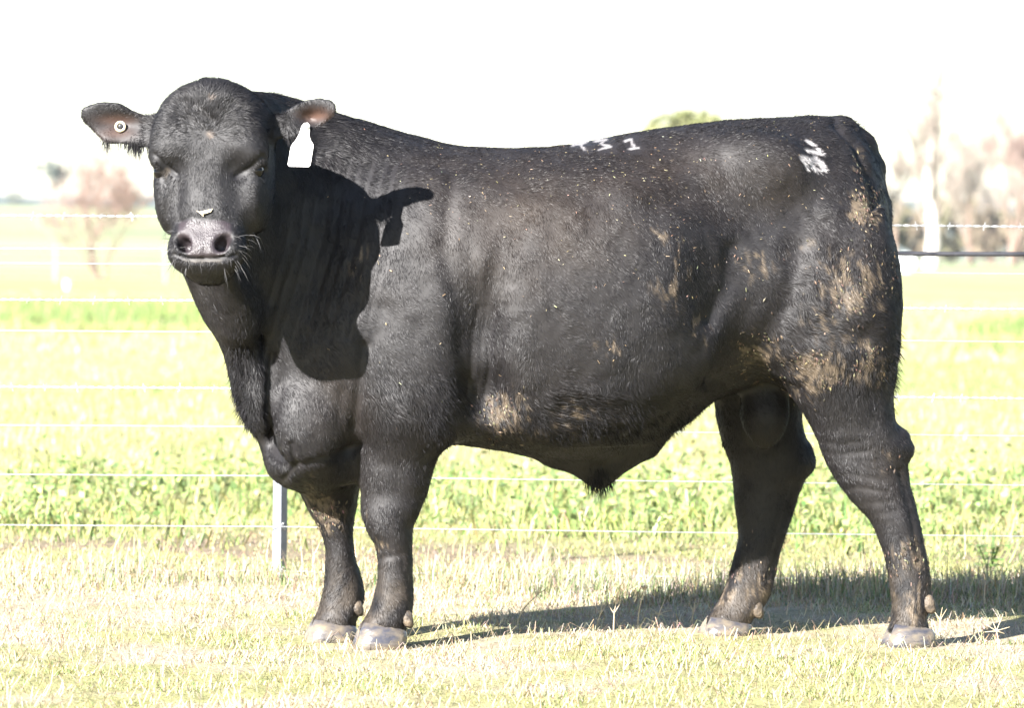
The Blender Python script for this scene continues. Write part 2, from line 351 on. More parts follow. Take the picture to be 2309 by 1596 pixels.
def leafy(name, base, trunk_h, lobes, n_leaf, size, m_lf, m_tr, seed, label, cat='tree', group=None, r=.18):
    """trunk with limbs to each lobe; leaf faces in clumps through the lobes"""
    rs = np.random.default_rng(seed); base = np.array(base, float); root = empty(name, base)
    segs = [(base - [0, 0, .2], base + [0, 0, trunk_h], r, r * .7)]
    for c, rad in lobes:
        c = base + np.array(c); m_ = base + [0, 0, trunk_h]; k = (m_ + c) / 2 + rs.normal(0, .15, 3) * np.mean(rad)
        segs += [(m_, k, r * .55, r * .35), (k, c, r * .35, r * .12)]
    V, F = tube(segs, 7); childto(np_mesh('trunk', V, F, m_tr, smooth=True), root)
    P_, N_ = [], []
    vol = np.array([np.prod(rd) for _, rd in lobes]) ** .8; cnt = (n_leaf * vol / vol.sum()).astype(int)
    for (c, rad), k in zip(lobes, cnt):
        ncl = max(8, k // 40); cc = norm(rs.normal(size=(ncl, 3))) * (rs.random((ncl, 1)) ** .45); pt = cc[rs.integers(0, ncl, k)] + rs.normal(0, .13, (k, 3))
        P_.append(base + np.array(c) + pt * np.array(rad))
    p = np.concatenate(P_); k = len(p); a = norm(rs.normal(size=(k, 3))); b_ = norm(np.cross(a, rs.normal(size=(k, 3)))); s_ = size * (.6 + .8 * rs.random((k, 1)))
    V = np.stack([p - a * s_, p + b_ * s_ * .45, p + a * s_, p - b_ * s_ * .45], 1).reshape(-1, 3)
    childto(np_mesh('crown', V, np.arange(k * 4).reshape(-1, 4), m_lf), root)
    tag(root, label, cat, group); return root
def gat(u, v):
    p = PG(u, v); return np.array([p[0], p[1], 0.0])
g1 = gat(225, 632)
bare_tree('bare_tree', g1, 7, 1.0, .07, 6, .42, .5, m_bark, m_twig, 4, 'bare reddish many-stemmed tree behind the far paddock fence', None, .5, (2, 3), .80, .011)
m_gum = leaf_mat('leaf_gum', (.08, .10, .09), (.14, .16, .13))
m_pine = leaf_mat('leaf_olive', (.13, .15, .055), (.22, .22, .10))
m_scrub = leaf_mat('leaf_scrub', (.10, .105, .055), (.19, .165, .10))
m_scrub2 = leaf_mat('leaf_brown', (.16, .125, .09), (.22, .18, .12))
# gums on the rise behind the bare tree
def far_at(u, v, d):
    p = P(u, v, d - 12); return p
def gum(u, vt, vb, d, wpx, seed, label, mat=m_gum, n_leaf=2200):
    a, b_ = far_at(u, vb, d), far_at(u, vt, d); hgt = b_[2] - a[2]; wd = wpx * d / F_PX / 2
    base = (a[0], a[1], a[2]); rs = np.random.default_rng(seed)
    lob = [((rs.uniform(-.6, .6) * wd, rs.uniform(-.6, .6) * wd, hgt * rs.uniform(.5, .86)), (wd * .55, wd * .55, hgt * .17)) for _ in range(7)] + [((0, 0, hgt * .8), (wd * .6, wd * .6, hgt * .2))]
    return leafy('gum_tree', base, hgt * .4, lob, n_leaf, hgt * .028, mat, m_bark, seed, label, r=hgt * .025)
gum(118, 358, 480, 640, 75, 21, 'grey-green gum on the rise behind the bare many-stemmed tree')
gum(30, 428, 478, 690, 90, 22, 'low grey-green gum on the rising field, farthest from the bull')
gum(300, 425, 480, 690, 100, 23, 'low spreading gum on the rising field close to the head of the bull')
# leafy crown above the bull's back
gp = gat(1545, 615); d6 = gp[1] + 12; sc6 = d6 / F_PX
lob = [((q[0] * sc6, rs_ * 1.0, (600 - q[1]) * sc6), (q[2] * sc6, q[2] * sc6, q[3] * sc6)) for q, rs_ in (((-50, 275, 55, 32), .5), ((5, 258, 60, 28), -.6), ((55, 262, 50, 34), .8), ((85, 290, 45, 40), 0), ((-85, 305, 40, 40), .4), ((0, 320, 110, 55), 0), ((-30, 380, 110, 60), .5), ((40, 390, 110, 60), -.5))]
leafy('olive_green_tree', gp, 150 * sc6, lob, 9000, .22, m_pine, m_bark, 31, 'rounded olive-green tree showing just above the back of the bull', r=.35)
# the grove on the right
GRV = 'bare trees of the far grove'
t = gat(2095, 613); k_ = (t[1] + 12) / F_PX
rs = np.random.default_rng(12); hT = 455 * k_; pts = [np.array([t[0] + .25 * math.sin(q * .7), t[1], -.1 + hT * q / 14]) for q in range(15)]
rad = [17 * k_ * (1 - q / 14) ** .9 + .03 for q in range(15)]; root = empty('pale_trunked_tree', t)
V, F = tube([(pts[q], pts[q + 1], rad[q], rad[q + 1]) for q in range(14)], 8); childto(np_mesh('trunk', V, F, m_pale, smooth=True), root)
out = []
for q in range(3, 15):
    for w2 in range(5):
        a = rs.random() * 6.28; ln = hT * .15 * (1.25 - q / 15) * (.7 + .6 * rs.random())
        grow(pts[q] - np.array([0, 0, hT / 14 * rs.random()]), norm(np.array([math.cos(a) * .55, math.sin(a) * .55, 1.0])), ln, rad[q] * .35 + .03, 3, out, .35, 1.2, rs, (2, 3), 3, .7)
V, F = tube([(a, b_, max(x_, .028), max(y_, .022)) for a, b_, x_, y_, _ in out], 3); childto(np_mesh('crown', V, F, m_twig2), root)
tag(root, 'tall bare tree with a thick pale trunk in the far grove', 'tree')
for u, v, hp, sd, lb in ((2012, 606, 130, 41, 'slender bare tree close behind the rump of the bull'), (2188, 604, 150, 42, 'brown bare tree standing beside the thick pale trunk'), (2282, 606, 165, 43, 'big reddish bare tree with spreading twigs in the far grove'), (2232, 600, 110, 44, 'short bare tree between the brown and the reddish bare trees'), (2345, 606, 150, 45, 'smaller reddish bare tree at the end of the grove away from the bull')):
    t = gat(u, v); k_ = (t[1] + 12) / F_PX
    bare_tree('bare_tree', t, 3 if sd in (43, 45) else 2, hp * .72 * k_, 6 * k_, 5, .34, .8, m_bark, m_twig if sd in (43, 45) else m_twig2, sd, lb, GRV, .25, (3, 4), .70, .034)
for i, (u, v, hp, wp, mt, lb) in enumerate(((1985, 604, 150, 90, m_scrub, 'olive scrub bush at the foot of the slender bare tree'), (2060, 600, 130, 100, m_scrub2, 'brownish scrub bush right behind the white wrapped bale'), (2150, 600, 165, 110, m_scrub, 'tall olive scrub bush between the pale trunk and the brown bare tree'), (2225, 601, 140, 100, m_scrub2, 'brown scrub bush below the short bare tree'), (2300, 601, 160, 120, m_scrub, 'olive scrub bush below the big reddish bare tree'), (2380, 601, 150, 120, m_scrub2, 'brown scrub bush at the end of the grove away from the bull'))):
    t = gat(u, v); k_ = (t[1] + 12) / F_PX; rs = np.random.default_rng(60 + i)
    lob = [((rs.uniform(-.45, .45) * wp * k_, rs.uniform(-.4, .4) * wp * k_, hp * k_ * rs.uniform(.25, .85)), (wp * .30 * k_, wp * .30 * k_, hp * .20 * k_)) for _ in range(13)]
    leafy('scrub_bush', t, hp * .2 * k_, lob, 5200, .34, mt, m_bark, 70 + i, lb, 'bush', 'scrub of the far grove', r=.12)

# ================================================================== the hazy air over the far paddocks
m_hz = bpy.data.materials.new('haze_air'); m_hz.use_nodes = True; n = m_hz.node_tree
for q in list(n.nodes):
    if q.type == 'BSDF_PRINCIPLED': n.nodes.remove(q)
pv = n.nodes.new('ShaderNodeVolumePrincipled'); pv.inputs['Density'].default_value = 1.3e-4; pv.inputs['Color'].default_value = (.86, .90, 1, 1); pv.inputs['Anisotropy'].default_value = .2
n.links.new(pv.outputs[0], n.nodes['Material Output'].inputs['Volume'])
hv = [(x, y, z) for z in (-2.0, 60.0) for x, y in ((-3100, -60), (3100, -60), (3100, 6100), (-3100, 6100))]
tag(np_mesh('haze', np.array(hv), [[0, 3, 2, 1], [4, 5, 6, 7], [0, 1, 5, 4], [1, 2, 6, 5], [2, 3, 7, 6], [3, 0, 4, 7]], m_hz), 'pale hazy air over the far paddocks', 'haze', kind='stuff')


# ================================================================== the bull
# one continuous skin grown from an implicit field, then coat, hooves, eyes
class Field:
    def __init__(s, lo, hi, h):
        s.h = h; s.lo = np.array(lo); s.n = np.ceil((np.array(hi) - s.lo) / h).astype(int)
        s.F = np.full(s.n, 0.2, dtype=np.float32)
        s.ax = [s.lo[i] + h * np.arange(s.n[i]) for i in range(3)]
    def box(s, lo, hi):
        a = np.clip(np.floor((np.array(lo) - s.lo) / s.h).astype(int), 0, s.n)
        b = np.clip(np.ceil((np.array(hi) - s.lo) / s.h).astype(int) + 1, 0, s.n)
        sl_ = tuple(slice(a[i], b[i]) for i in range(3))
        return sl_, s.ax[0][sl_[0]][:, None, None], s.ax[1][sl_[1]][None, :, None], s.ax[2][sl_[2]][None, None, :]
    def put(s, sl_, f, k, sub=False):
        A = s.F[sl_]; f = f.astype(np.float32)
        if sub:
            hh = np.maximum(k - np.abs(A + f), 0) / k
            s.F[sl_] = np.maximum(A, -f) + hh * hh * k * .25
        else:
            hh = np.maximum(k - np.abs(A - f), 0) / k
            s.F[sl_] = np.minimum(A, f) - hh * hh * k * .25
    def loft(s, axis, pos, lo, hi, yc, wd, p=2.2, sh=None, z0=1.05, k=.05, p2=None):
        """cross-sections along x (axis 0: lo/hi are z) or along z (axis 2: lo/hi are x)"""
        pos = np.array(pos); m = .12
        if axis == 0:
            b = s.box((min(pos), min(np.array(yc) - np.array(wd)) - m - .1, min(lo) - m), (max(pos), max(np.array(yc) + np.array(wd)) + m + .1, max(hi) + m))
        else:
            b = s.box((min(lo) - m, min(np.array(yc) - np.array(wd)) - m, min(pos)), (max(hi) + m, max(np.array(yc) + np.array(wd)) + m, max(pos)))
        sl_, X, Y, Z = b
        A = X if axis == 0 else Z; B = Z if axis == 0 else X
        g = lambda a: pchip(pos, a, A.ravel()).reshape(A.shape)
        l, h_, y, w_ = g(lo), g(hi), g(yc), g(wd)
        c = (l + h_) / 2; r = np.maximum((h_ - l) / 2, .004); w_ = np.maximum(w_, .004)
        if sh is not None: y = y + g(sh) * (B - z0)
        ua = np.abs(Y - y) / w_; ub = np.abs(B - c) / r
        rr = (ua ** p + ub ** p) ** (1.0 / p)
        f = (rr - 1) * np.minimum(w_, r)
        s.put(sl_, f, k)
    def ell(s, c, r, k=.04, rot=None, sub=False):
        c = np.array(c); r = np.array(r); m = max(r) + k + .03
        sl_, X, Y, Z = s.box(c - m, c + m)
        x, y, z = X - c[0], Y - c[1], Z - c[2]
        if rot is not None:
            q = [rot[i][0] * x + rot[i][1] * y + rot[i][2] * z for i in range(3)]
        else:
            q = [x, y, z]
        d = np.sqrt((q[0] / r[0]) ** 2 + (q[1] / r[1]) ** 2 + (q[2] / r[2]) ** 2)
        d2 = np.sqrt((q[0] / r[0] ** 2) ** 2 + (q[1] / r[1] ** 2) ** 2 + (q[2] / r[2] ** 2) ** 2)
        s.put(sl_, np.clip(d * (d - 1) / np.maximum(d2, 1e-6), -.2, .2), k, sub)
    def cone(s, a, b, ra, rb, k=.03, sub=False):
        a = np.array(a); b = np.array(b); m = max(ra, rb) + k + .02
        sl_, X, Y, Z = s.box(np.minimum(a, b) - m, np.maximum(a, b) + m)
        ab = b - a; L = ab @ ab
        t = np.clip(((X - a[0]) * ab[0] + (Y - a[1]) * ab[1] + (Z - a[2]) * ab[2]) / L, 0, 1)
        d = np.sqrt((X - a[0] - t * ab[0]) ** 2 + (Y - a[1] - t * ab[1]) ** 2 + (Z - a[2] - t * ab[2]) ** 2) - (ra + t * (rb - ra))
        s.put(sl_, d, k, sub)

def surface_nets(F, lo, h):
    S = F < 0
    c = np.zeros(tuple(np.array(F.shape) - 1), dtype=np.uint8)
    for dx in (0, 1):
        for dy in (0, 1):
            for dz in (0, 1):
                c += S[dx:dx + c.shape[0], dy:dy + c.shape[1], dz:dz + c.shape[2]]
    I = np.argwhere((c > 0) & (c < 8))
    idx = -np.ones(c.shape, dtype=np.int32); idx[I[:, 0], I[:, 1], I[:, 2]] = np.arange(len(I))
    acc = np.zeros((len(I), 3)); cnt = np.zeros(len(I))
    corners = [(a, b, d) for a in (0, 1) for b in (0, 1) for d in (0, 1)]
    val = {q: F[I[:, 0] + q[0], I[:, 1] + q[1], I[:, 2] + q[2]].astype(float) for q in corners}
    for q in corners:
        for ax in range(3):
            if q[ax] == 0:
                q2 = tuple(1 if i == ax else q[i] for i in range(3))
                a, b = val[q], val[q2]; m = (a < 0) != (b < 0)
                t = np.where(m, a / np.where(a == b, 1, a - b), 0)
                pt = np.array(q, float)[None, :].repeat(len(I), 0); pt[:, ax] = t
                acc[m] += pt[m]; cnt[m] += 1
    V = lo + h * (I + acc / cnt[:, None])
    Q = []
    for ax in range(3):
        o = [i for i in range(3) if i != ax]
        if ax == 1: o = [2, 0]
        a = [slice(None)] * 3; b = [slice(None)] * 3
        a[ax] = slice(0, -1); b[ax] = slice(1, None)
        A, B = S[tuple(a)], S[tuple(b)]
        E = np.argwhere(A != B)
        E = E[(E[:, o[0]] > 0) & (E[:, o[1]] > 0) & (E[:, o[0]] < c.shape[o[0]]) & (E[:, o[1]] < c.shape[o[1]])]
        flip = A[E[:, 0], E[:, 1], E[:, 2]]
        e0 = np.zeros(3, int); e0[o[0]] = 1; e1 = np.zeros(3, int); e1[o[1]] = 1
        g = lambda x: idx[x[:, 0], x[:, 1], x[:, 2]]
        q = np.stack([g(E - e0 - e1), g(E - e1), g(E), g(E - e0)], 1)
        q[~flip] = q[~flip][:, ::-1]
        Q.append(q)
    Q = np.concatenate(Q)
    return V, Q[(Q >= 0).all(1)]

def vnormals(V, Q):
    n = np.cross(V[Q[:, 2]] - V[Q[:, 0]], V[Q[:, 3]] - V[Q[:, 1]])
    N = np.zeros_like(V)
    for i in range(4): np.add.at(N, Q[:, i], n)
    return norm(N)

B = Field((-1.25, -1.02, -0.01), (1.22, 0.62, 1.60), 0.0055)

# ---- torso, neck and brisket: (u, v top, v bottom, y centre, half width, lean of y with height)
TOR = [(2002, 450, 770, .205, .10, 0), (1976, 375, 850, .20, .17, 0), (1940, 312, 880, .19, .22, 0), (1890, 272, 885, .18, .26, 0),
       (1830, 263, 880, .165, .285, 0), (1740, 267, 872, .145, .305, 0), (1640, 272, 890, .12, .32, 0), (1530, 284, 965, .09, .345, 0),
       (1430, 299, 1015, .065, .37, 0), (1330, 317, 1042, .04, .385, 0), (1230, 331, 1035, .015, .39, 0), (1130, 334, 1015, -.01, .38, 0),
       (1030, 328, 1000, -.035, .36, 0), (930, 305, 1010, -.06, .33, 0), (850, 284, 1040, -.09, .29, 0), (780, 264, 1075, -.12, .255, 0),
       (720, 242, 1090, -.14, .23, -.03), (660, 222, 1085, -.18, .22, -.10), (615, 212, 1052, -.23, .215, -.20), (570, 210, 985, -.29, .205, -.30),
       (535, 225, 915, -.34, .185, -.33), (515, 240, 840, -.38, .17, -.33), (480, 270, 760, -.41, .135, -.30), (445, 300, 690, -.44, .10, -.2),
       (418, 340, 625, -.47, .065, 0), (396, 400, 560, -.49, .03, 0)]
xs, zt, zb = [], [], []
for u, a, b, y, w_, s_ in TOR:
    pa, pb = P(u, a, y), P(u, b, y); xs.append((pa[0] + pb[0]) / 2); zt.append(pa[2]); zb.append(pb[2])
B.loft(0, xs, zb, zt, [t[3] for t in TOR], [t[4] for t in TOR], p=2.15, sh=[t[5] for t in TOR], k=.03)

def leg(st, k=.06, p=2.2):
    """(v, u front, u back, y centre, half width)"""
    z, l, h_, y, w_ = [], [], [], [], []
    for v, a, b, yc, wd in st:
        pa, pb = P(a, v, yc), P(b, v, yc); z.append((pa[2] + pb[2]) / 2); l.append(pa[0]); h_.append(pb[0]); y.append(yc); w_.append(wd)
    B.loft(2, z, l, h_, y, w_, p=p, k=k)
NF, FF, NH, FH = -.23, -.04, .00, .30      # y of the four feet
leg([(640, 850, 1010, -.24, .08), (760, 812, 1030, -.24, .12), (850, 806, 1030, -.245, .125), (920, 806, 1018, -.24, .12), (990, 806, 994, -.235, .105),
     (1050, 810, 977, NF, .088), (1110, 814, 962, NF, .076), (1150, 813, 948, NF, .072), (1195, 826, 930, NF, .066), (1245, 848, 929, NF, .053),
     (1300, 850, 930, NF, .05), (1345, 842, 931, NF, .052), (1385, 828, 927, NF, .056), (1404, 816, 918, NF, .06), (1418, 812, 916, NF, .056)])
leg([(940, 650, 830, FF, .10), (1020, 668, 815, FF, .095), (1090, 683, 808, FF, .085), (1130, 690, 806, FF, .076), (1165, 705, 799, FF, .07), (1200, 724, 796, FF, .062),
     (1250, 735, 801, FF, .052), (1300, 733, 813, FF, .05), (1345, 727, 820, FF, .052), (1380, 715, 812, FF, .056), (1398, 706, 804, FF, .06), (1411, 703, 802, FF, .056)])
leg([(470, 1700, 1960, .02, .10), (560, 1660, 2000, .00, .15), (640, 1640, 2019, -.01, .17), (700, 1645, 2025, -.01, .175), (780, 1690, 2025, -.005, .165), (840, 1735, 2018, NH, .145), (890, 1782, 2010, NH, .12),
     (950, 1823, 2020, NH, .098), (985, 1838, 2036, NH, .088), (1012, 1848, 2051, NH, .08), (1050, 1864, 2047, NH, .073), (1090, 1888, 2050, NH, .067), (1130, 1920, 2060, NH, .06), (1180, 1965, 2073, NH, .054),
     (1240, 1988, 2085, NH, .05), (1310, 2003, 2097, NH, .05), (1360, 2009, 2098, NH, .053), (1395, 2010, 2090, NH, .055), (1412, 2006, 2094, NH, .058), (1422, 2004, 2096, NH, .056)])
leg([(780, 1600, 1850, FH, .13), (860, 1604, 1815, FH, .125), (930, 1614, 1806, FH, .11), (1000, 1628, 1820, FH, .09), (1045, 1645, 1832, FH, .08), (1085, 1652, 1812, FH, .07),
     (1130, 1656, 1796, FH, .062), (1205, 1664, 1772, FH, .054), (1270, 1650, 1753, FH, .05), (1330, 1632, 1738, FH, .05), (1370, 1610, 1720, FH, .053), (1394, 1595, 1699, FH, .057), (1406, 1592, 1692, FH, .056)])

# ---- muscle masses and hollows
def E(u, v, Y, r, k=.06, sub=False, rot=None):
    B.ell(P(u, v, Y), r, k, rot, sub)
def rotx(a):
    c_, s_ = math.cos(a), math.sin(a); return [[1, 0, 0], [0, c_, s_], [0, -s_, c_]]
def roty(a):
    c_, s_ = math.cos(a), math.sin(a); return [[c_, 0, s_], [0, 1, 0], [-s_, 0, c_]]
E(920, 690, -.28, (.15, .085, .27), .14, rot=roty(-.10))
E(755, 800, -.27, (.10, .11, .16), .10)                         # base of the neck       # shoulder
E(905, 840, -.29, (.125, .09, .15), .07)                        # point of shoulder, upper arm
E(985, 900, -.27, (.06, .075, .10), .06)                        # elbow
E(930, 640, .17, (.14, .085, .30), .08)                         # far shoulder
E(1260, 690, -.26, (.42, .13, .30), .20)                        # barrel
E(1740, 640, -.08, (.13, .09, .17), .08)                        # stifle and thigh
E(1880, 620, -.02, (.15, .13, .26), .08)
E(1880, 620, .36, (.15, .12, .26), .08)
E(1700, 370, -.11, (.12, .06, .07), .12)                        # hip point
E(1620, 680, -.38, (.05, .10, .15), .12, sub=True)              # flank hollow
E(1085, 790, -.475, (.035, .09, .15), .10, sub=True)             # behind the shoulder
E(1095, 900, -.40, (.045, .08, .06), .07, sub=True)             # behind the elbow
E(690, 960, -.33, (.10, .07, .11), .05)                         # near breast
E(600, 870, -.33, (.016, .13, .20), .04, sub=True, rot=roty(.10))  # fold beside the dewlap
E(575, 830, -.32, (.045, .06, .16), .04, rot=roty(.18))         # dewlap
E(700, 1050, -.20, (.10, .11, .05), .07)                       # brisket roll
# sheath with its tip, scrotum
B.cone(P(1290, 1000, .04), P(1350, 1062, .04), .07, .03, .07)
B.cone(P(1430, 985, .06), P(1350, 1062, .04), .07, .026, .06)
E(1725, 930, .13, (.056, .06, .10), .03)
B.cone(P(1725, 850, .14), P(1722, 930, .13), .045, .055, .04)
# tail head and tail, hanging behind the thigh
TL = [(1835, 312, .17, .05), (1898, 302, .20, .043), (1938, 330, .225, .039), (1962, 380, .24, .034), (1975, 470, .25, .03), (1985, 600, .26, .025), (1985, 760, .26, .022), (1975, 930, .26, .03), (1970, 1020, .26, .02)]
for a, b in zip(TL, TL[1:]):
    B.cone(P(*a[:3]), P(*b[:3]), a[3], b[3], .025)
# hocks and knees
B.cone(P(2030, 985, NH), P(2036, 1012, NH), .022, .02, .03)
B.cone(P(1812, 1020, FH), P(1818, 1045, FH), .022, .018, .03)

# ---- head: own frame, s down the face, t across, n out of the face
HT = P(475, 178, -.69)
ha = norm(np.array([-.002, -.105, -.46])); hn0 = np.array([-.13, -1.0, 0.0])
ht = norm(np.cross(ha, hn0)); 
if ht[0] < 0: ht = -ht
hn = norm(np.cross(ht, ha)); 
if hn[1] > 0: hn = -hn
HR = np.array([ha, ht, hn])
def H(s_, t_, n_): return HT + ha * s_ + ht * t_ + hn * n_
HS = [(.000, .035, -.01, -.09), (.014, .074, .010, -.14), (.036, .110, .030, -.17), (.068, .136, .046, -.19), (.10, .147, .052, -.21), (.13, .150, .055, -.22), (.18, .147, .055, -.23), (.22, .138, .048, -.24),
      (.265, .126, .04, -.245), (.32, .114, .034, -.22), (.375, .098, .03, -.18), (.42, .084, .03, -.14), (.455, .078, .026, -.115), (.49, .058, .008, -.095), (.508, .03, -.03, -.08)]
def head_field():
    lo = np.minimum.reduce([H(s_, t_, n_) for s_ in (-.1, .62) for t_ in (-.25, .25) for n_ in (-.36, .12)])
    hi = np.maximum.reduce([H(s_, t_, n_) for s_ in (-.1, .62) for t_ in (-.25, .25) for n_ in (-.36, .12)])
    sl_, X, Y, Z = B.box(lo, hi)
    x, y, z = X - HT[0], Y - HT[1], Z - HT[2]
    q = [HR[i][0] * x + HR[i][1] * y + HR[i][2] * z for i in range(3)]
    a = [t[0] for t in HS]
    sg = np.linspace(-.2, .7, 400)
    tab = [pchip(a, [t[j] for t in HS], sg) for j in (1, 2, 3)]
    w_, f_, b_ = [np.interp(q[0], sg, t) for t in tab]
    c = (f_ + b_) / 2; r = (f_ - b_) / 2
    tt = np.abs(q[1]) / np.maximum(w_, .01); nn = (q[2] - c) / np.maximum(r, .01)
    # narrower below (jaw), broad flat face in front
    tt = tt * (1 + .16 * np.clip(-nn, 0, 1))
    rr = (tt ** 2.6 + np.abs(nn) ** 2.6) ** (1 / 2.6)
    f = (rr - 1) * np.minimum(w_, r)
    f = np.maximum(f, np.maximum(a[0] - q[0], q[0] - a[-1]))
    B.put(sl_, f, .035)
head_field()
def EH(s_, t_, n_, r, k=.03, sub=False):
    B.ell(H(s_, t_, n_), r, k, HR, sub)
EH(.088, 0, .0, (.070, .085, .058), .05)                        # poll
for sg_ in (-1, 1):
    EH(.160, sg_ * .085, .014, (.060, .054, .040), .04)         # forehead beside the whorl
    EH(.27, sg_ * .112, -.085, (.10, .035, .09), .04)           # cheek
    EH(.245, sg_ * .100, .046, (.016, .036, .026), .03, sub=True)  # eye hollow
    EH(.234, sg_ * .138, -.012, (.013, .020, .020), .012, sub=True)  # socket
    EH(.196, sg_ * .108, .008, (.036, .040, .036), .022)        # brow hood
    EH(.434, sg_ * .058, -.006, (.048, .038, .042), .03)        # nostril wing
    EH(.30, sg_ * .082, .06, (.07, .02, .03), .04, sub=True)
EH(.443, 0, -.02, (.052, .076, .058), .03)                      # muzzle
EH(.486, 0, -.060, (.022, .050, .038), .018)                    # lower lip and chin
for sg_ in (-1, 1):
    B.cone(H(.415, sg_ * .054, .055), H(.432, sg_ * .044, .008), .015, .013, .010, sub=True)
    B.cone(H(.438, sg_ * .045, .050), H(.432, sg_ * .044, .008), .016, .013, .010, sub=True)
    B.cone(H(.412, sg_ * .066, .035), H(.432, sg_ * .044, .008), .010, .012, .010, sub=True)
# throat under the jaw
B.cone(P(475, 545, -.60), P(535, 715, -.42), .03, .06, .05)

# ---- ears: cupped shells over their outline
def poly_sd(px, pz, poly):
    d = np.full(px.shape, 1e9); ins = np.zeros(px.shape, bool); n = len(poly)
    for i in range(n):
        a = poly[i]; b = poly[(i + 1) % n]; e = (b[0] - a[0], b[1] - a[1])
        wx, wz = px - a[0], pz - a[1]
        t = np.clip((wx * e[0] + wz * e[1]) / (e[0] ** 2 + e[1] ** 2), 0, 1)
        d = np.minimum(d, (wx - e[0] * t) ** 2 + (wz - e[1] * t) ** 2)
        c_ = ((a[1] > pz) != (b[1] > pz)) & (px < (b[0] - a[0]) * (pz - a[1]) / ((b[1] - a[1]) or 1e-9) + a[0])
        ins ^= c_
    return np.where(ins, -1, 1) * np.sqrt(d)
def ear(poly, Y0, fn, th, k=.025):
    pp = [P(u, v, Y0) for u, v in poly]; pl = [(p[0], p[2]) for p in pp]
    xs_ = [p[0] for p in pl]; zs_ = [p[1] for p in pl]
    sl_, X, Y, Z = B.box((min(xs_) - .03, Y0 - .12, min(zs_) - .03), (max(xs_) + .03, Y0 + .12, max(zs_) + .03))
    XX, ZZ = np.broadcast_arrays(X, Z); XX = XX[:, 0, :]; ZZ = ZZ[:, 0, :]
    d2 = poly_sd(XX, ZZ, pl); ys = fn(XX, ZZ, d2)
    th2 = th * (1 - .35 * np.clip(1 - (-d2) / .03, 0, 1))
    a = np.abs(Y - (Y0 + ys)[:, None, :]) - th2[:, None, :]
    b = np.broadcast_to(d2[:, None, :] + .004, a.shape)
    f = np.sqrt(np.maximum(a, 0) ** 2 + np.maximum(b, 0) ** 2) + np.minimum(np.maximum(a, b), 0) - .002
    B.put(sl_, f, k)
EARL = [(350, 262), (325, 256), (300, 246), (270, 229), (235, 226), (205, 231), (185, 240), (177, 252), (181, 268), (196, 285), (215, 304), (233, 320), (252, 327), (285, 326), (318, 334), (345, 335)]
EARR = [(612, 262), (640, 250), (662, 234), (690, 222), (720, 217), (748, 222), (761, 237), (759, 256), (742, 272), (712, 290), (690, 303), (668, 312), (648, 318), (630, 312), (612, 320)]
cl = P(262, 278, -.65); cr_ = P(690, 262, -.68)
ear(EARL, -.65, lambda x, z, d: .028 * np.exp(-(((x - cl[0] - .01) / .07) ** 2 + ((z - cl[2]) / .03) ** 2)) + .10 * np.clip(-(x - cl[0]), -.2, .2) + .004, .0065)
ear(EARR, -.68, lambda x, z, d: .035 * np.exp(-(((x - cr_[0] - .015) / .035) ** 2 + ((z - cr_[2] + .004) / .022) ** 2)) - .22 * np.clip(x - cr_[0], -.2, .2) - .30 * np.clip(cr_[2] - .03 - z, 0, .1), .0065)

BV, BQ = surface_nets(B.F, B.lo, B.h)
# smooth the skin a little, then press in folds and wrinkles
def relax(V, Q, it, fac):
    e = np.concatenate([Q[:, [0, 1]], Q[:, [1, 2]], Q[:, [2, 3]], Q[:, [3, 0]]]); n = np.bincount(e.ravel(), minlength=len(V))[:, None]
    for _ in range(it):
        acc = np.stack([np.bincount(e[:, 0], V[e[:, 1], i], len(V)) + np.bincount(e[:, 1], V[e[:, 0], i], len(V)) for i in range(3)], 1)
        V = V + fac * (acc / np.maximum(n, 1) - V)
    return V
BV = relax(BV, BQ, 3, .5)
BN = vnormals(BV, BQ)
bu, bv = project(BV)
near = sstep(.15, -.35, BN[:, 1])
def seg_dist(u, v, pl):
    d = np.full(u.shape, 1e9)
    for a, b in zip(pl, pl[1:]):
        e = np.array(b, float) - a; t = np.clip(((u - a[0]) * e[0] + (v - a[1]) * e[1]) / (e @ e), 0, 1)
        d = np.minimum(d, np.hypot(u - a[0] - t * e[0], v - a[1] - t * e[1]))
    return d
disp = np.zeros(len(BV))
def groove(pl, wpx, depth, ymin=-9, ymax=9):
    global disp
    d = seg_dist(bu, bv, pl); m = (BV[:, 1] > ymin) & (BV[:, 1] < ymax)
    disp -= depth * np.exp(-(d / wpx) ** 2) * near * m
HEADY = -.57
for i, u0 in enumerate(range(640, 900, 26)):                    # neck wrinkles
    a = 4 * math.sin(i * 2.1)
    groove([(u0 + 40 + a, 330 + 6 * i), (u0 + 25, 430), (u0 + 8 + a, 540), (u0 - 22, 640), (u0 - 60 + a, 760)], 6, .0012 + .0022 * abs(math.sin(i * 1.7 + .5)), ymin=-.5)
for u0, dep in ((1065, .006), (1082, .004), (1100, .007), (1128, .004)):   # folds behind the elbow
    groove([(u0 + 14, 690), (u0 + 2, 760), (u0, 830), (u0 - 10, 890)], 7, dep * .6)
for i in range(9):                                              # wrinkles of the gaskin and hock
    v0 = 965 + 23 * i; du = max(0, (v0 - 1000) * .38)
    groove([(1835 + du, v0 + 4), (1890 + du, v0 + 14 * math.sin(i)), (1960 + du, v0 + 4)], 7, .0006 + .0016 * abs(math.sin(i * 2.3)), ymin=-.3)
